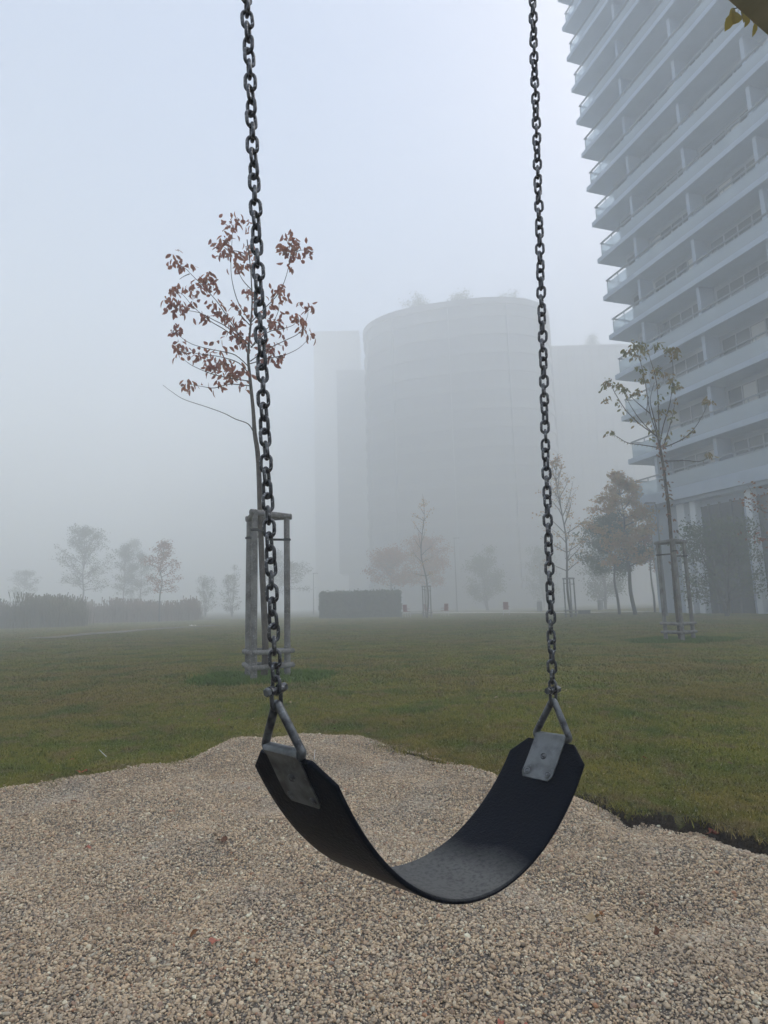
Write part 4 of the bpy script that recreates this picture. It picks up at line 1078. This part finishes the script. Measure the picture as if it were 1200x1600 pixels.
def slab_block(label, x0, x1, ytop, d, depth, overhang=0.0, skew=0):
    a, b = ray(x0, ytop).x*d, ray(x1, ytop).x*d; H = (ray((x0+x1)/2, ytop).z*d)+1
    t = thing('office_building', label, 'building', ((a+b)/2, d+depth/2, 0), 0, 'foggy office blocks beside the curved building')
    mb = MB(); mb.box(((a+b)/2, d+depth/2, (H+overhang)/2), (b-a, depth, H-overhang)); part(mb, 'wall', M['facade'], t, smooth=False)
    if overhang:
        mb = MB(); mb.box(((a+b)/2+1, d+depth/2+1, overhang/2), (b-a-2, depth-2, overhang-.006)); part(mb, 'ground_floor', M['facade'], t, smooth=False)
    mb = MB(); mb.box(((a+b)/2, d+depth/2, H+.3), (b-a+.6, depth+.6, .6-.006)); part(mb, 'roof', M['facade'], t, smooth=False)
    z = overhang+1.2
    while z+1.2 < H:
        mb = MB(); mb.box(((a+b)/2, d+depth/2, z+.6), (b-a+.4, depth+.4, 1.1)); part(mb, 'floor_band', M['facade2'], t, smooth=False); z += 3.5
    n_ = max(int((b-a)/1.8), 2)
    for i in range(n_+1):
        mb = MB(); mb.box((a+(b-a)*i/n_, d-.45, (H+overhang)/2), (.25, .4, H-overhang-.02)); part(mb, 'fin', M['facade'], t, smooth=False)
    return H
slab_block('narrow foggy block overhanging its base left of the curved building', 527, 590, 582, 150, 12, 9)
slab_block('faintest tall block at the left of the office group', 491, 560, 520, 215, 18)
HR = slab_block('lower foggy block between the curved building and the tower', 858, 1012, 543, 135, 18)
q = ray(925, 543); tt = gen_tree('rooftop_tree', 'small tree on the roof of the lower foggy block', Vector((q.x*139, 139, 0)), 3.6, 2.2, .5, 12, 700, .4, M['leaf_green'], .1, .6, rg, 3, .5, seed=70, stems=2); tt.location.z = HR+.6

# ------------------------------------------------------------------ haze
DENS = .0145
hz = MB(); hz.box((0, 100, 36.5), (640, 560, 75.0))
haze = hz.build('haze', None, None, False); tag(haze, 'even pale fog filling the whole park', 'fog', None, 'stuff')
hm = bpy.data.materials.new('haze'); hm.use_nodes = True; nt = hm.node_tree; nt.nodes.clear()
out = nt.nodes.new('ShaderNodeOutputMaterial'); pv = nt.nodes.new('ShaderNodeVolumePrincipled')
pv.inputs['Color'].default_value = (.94, .967, .97, 1); pv.inputs['Density'].default_value = DENS; pv.inputs['Anisotropy'].default_value = .1
nt.links.new(pv.outputs[0], out.inputs['Volume']); haze.data.materials.append(hm)

# ------------------------------------------------------------------ light
SUN_EL, SUN_AZ = math.radians(48), math.radians(60)     # azimuth clockwise from +Y
w = bpy.data.worlds.new('World'); sc.world = w; w.use_nodes = True; nt = w.node_tree
bg = nt.nodes['Background']; sky = nt.nodes.new('ShaderNodeTexSky'); sky.sky_type = 'NISHITA'; sky.sun_disc = False
sky.sun_elevation = SUN_EL; sky.sun_rotation = SUN_AZ; sky.air_density = 1.0; sky.dust_density = 3.5; sky.ozone_density = 1.5
nt.links.new(sky.outputs[0], bg.inputs[0]); bg.inputs[1].default_value = .15
sd_ = bpy.data.lights.new('sun', 'SUN'); sd_.energy = 1.5; sd_.angle = math.radians(20); sd_.color = (1, .96, .9)
so = bpy.data.objects.new('sun', sd_); C.objects.link(so)
dv = Vector((math.sin(SUN_AZ)*math.cos(SUN_EL), math.cos(SUN_AZ)*math.cos(SUN_EL), math.sin(SUN_EL)))
so.rotation_euler = dv.to_track_quat('Z', 'Y').to_euler(); so.location = dv*50
# ------------------------------------------------------------------ camera
cd_ = bpy.data.cameras.new('camera'); co = bpy.data.objects.new('camera', cd_); C.objects.link(co); sc.camera = co
right = Vector((1, 0, 0)); up0 = Vector((0, -sp, cp)); fw = Vector((0, cp, sp))
Rc = right*cr-up0*sr; Uc = up0*cr+right*sr
co.matrix_world = Matrix.Translation(CAM) @ Matrix((Rc, Uc, -fw)).transposed().to_4x4()
cd_.sensor_fit = 'VERTICAL'; cd_.sensor_height = 24; cd_.lens = F_*24/1600; cd_.clip_start = .05; cd_.clip_end = 2000
sc.view_settings.view_transform = 'Standard'; sc.view_settings.look = 'None'; sc.view_settings.gamma = 1
sc.view_settings.exposure = 1.03
cy = sc.cycles; cy.volume_bounces = 8; cy.max_bounces = 10; cy.diffuse_bounces = 3; cy.glossy_bounces = 2; cy.transparent_max_bounces = 8
cy.use_denoising = True
try: cy.denoiser = 'OPENIMAGEDENOISE'
except Exception: pass
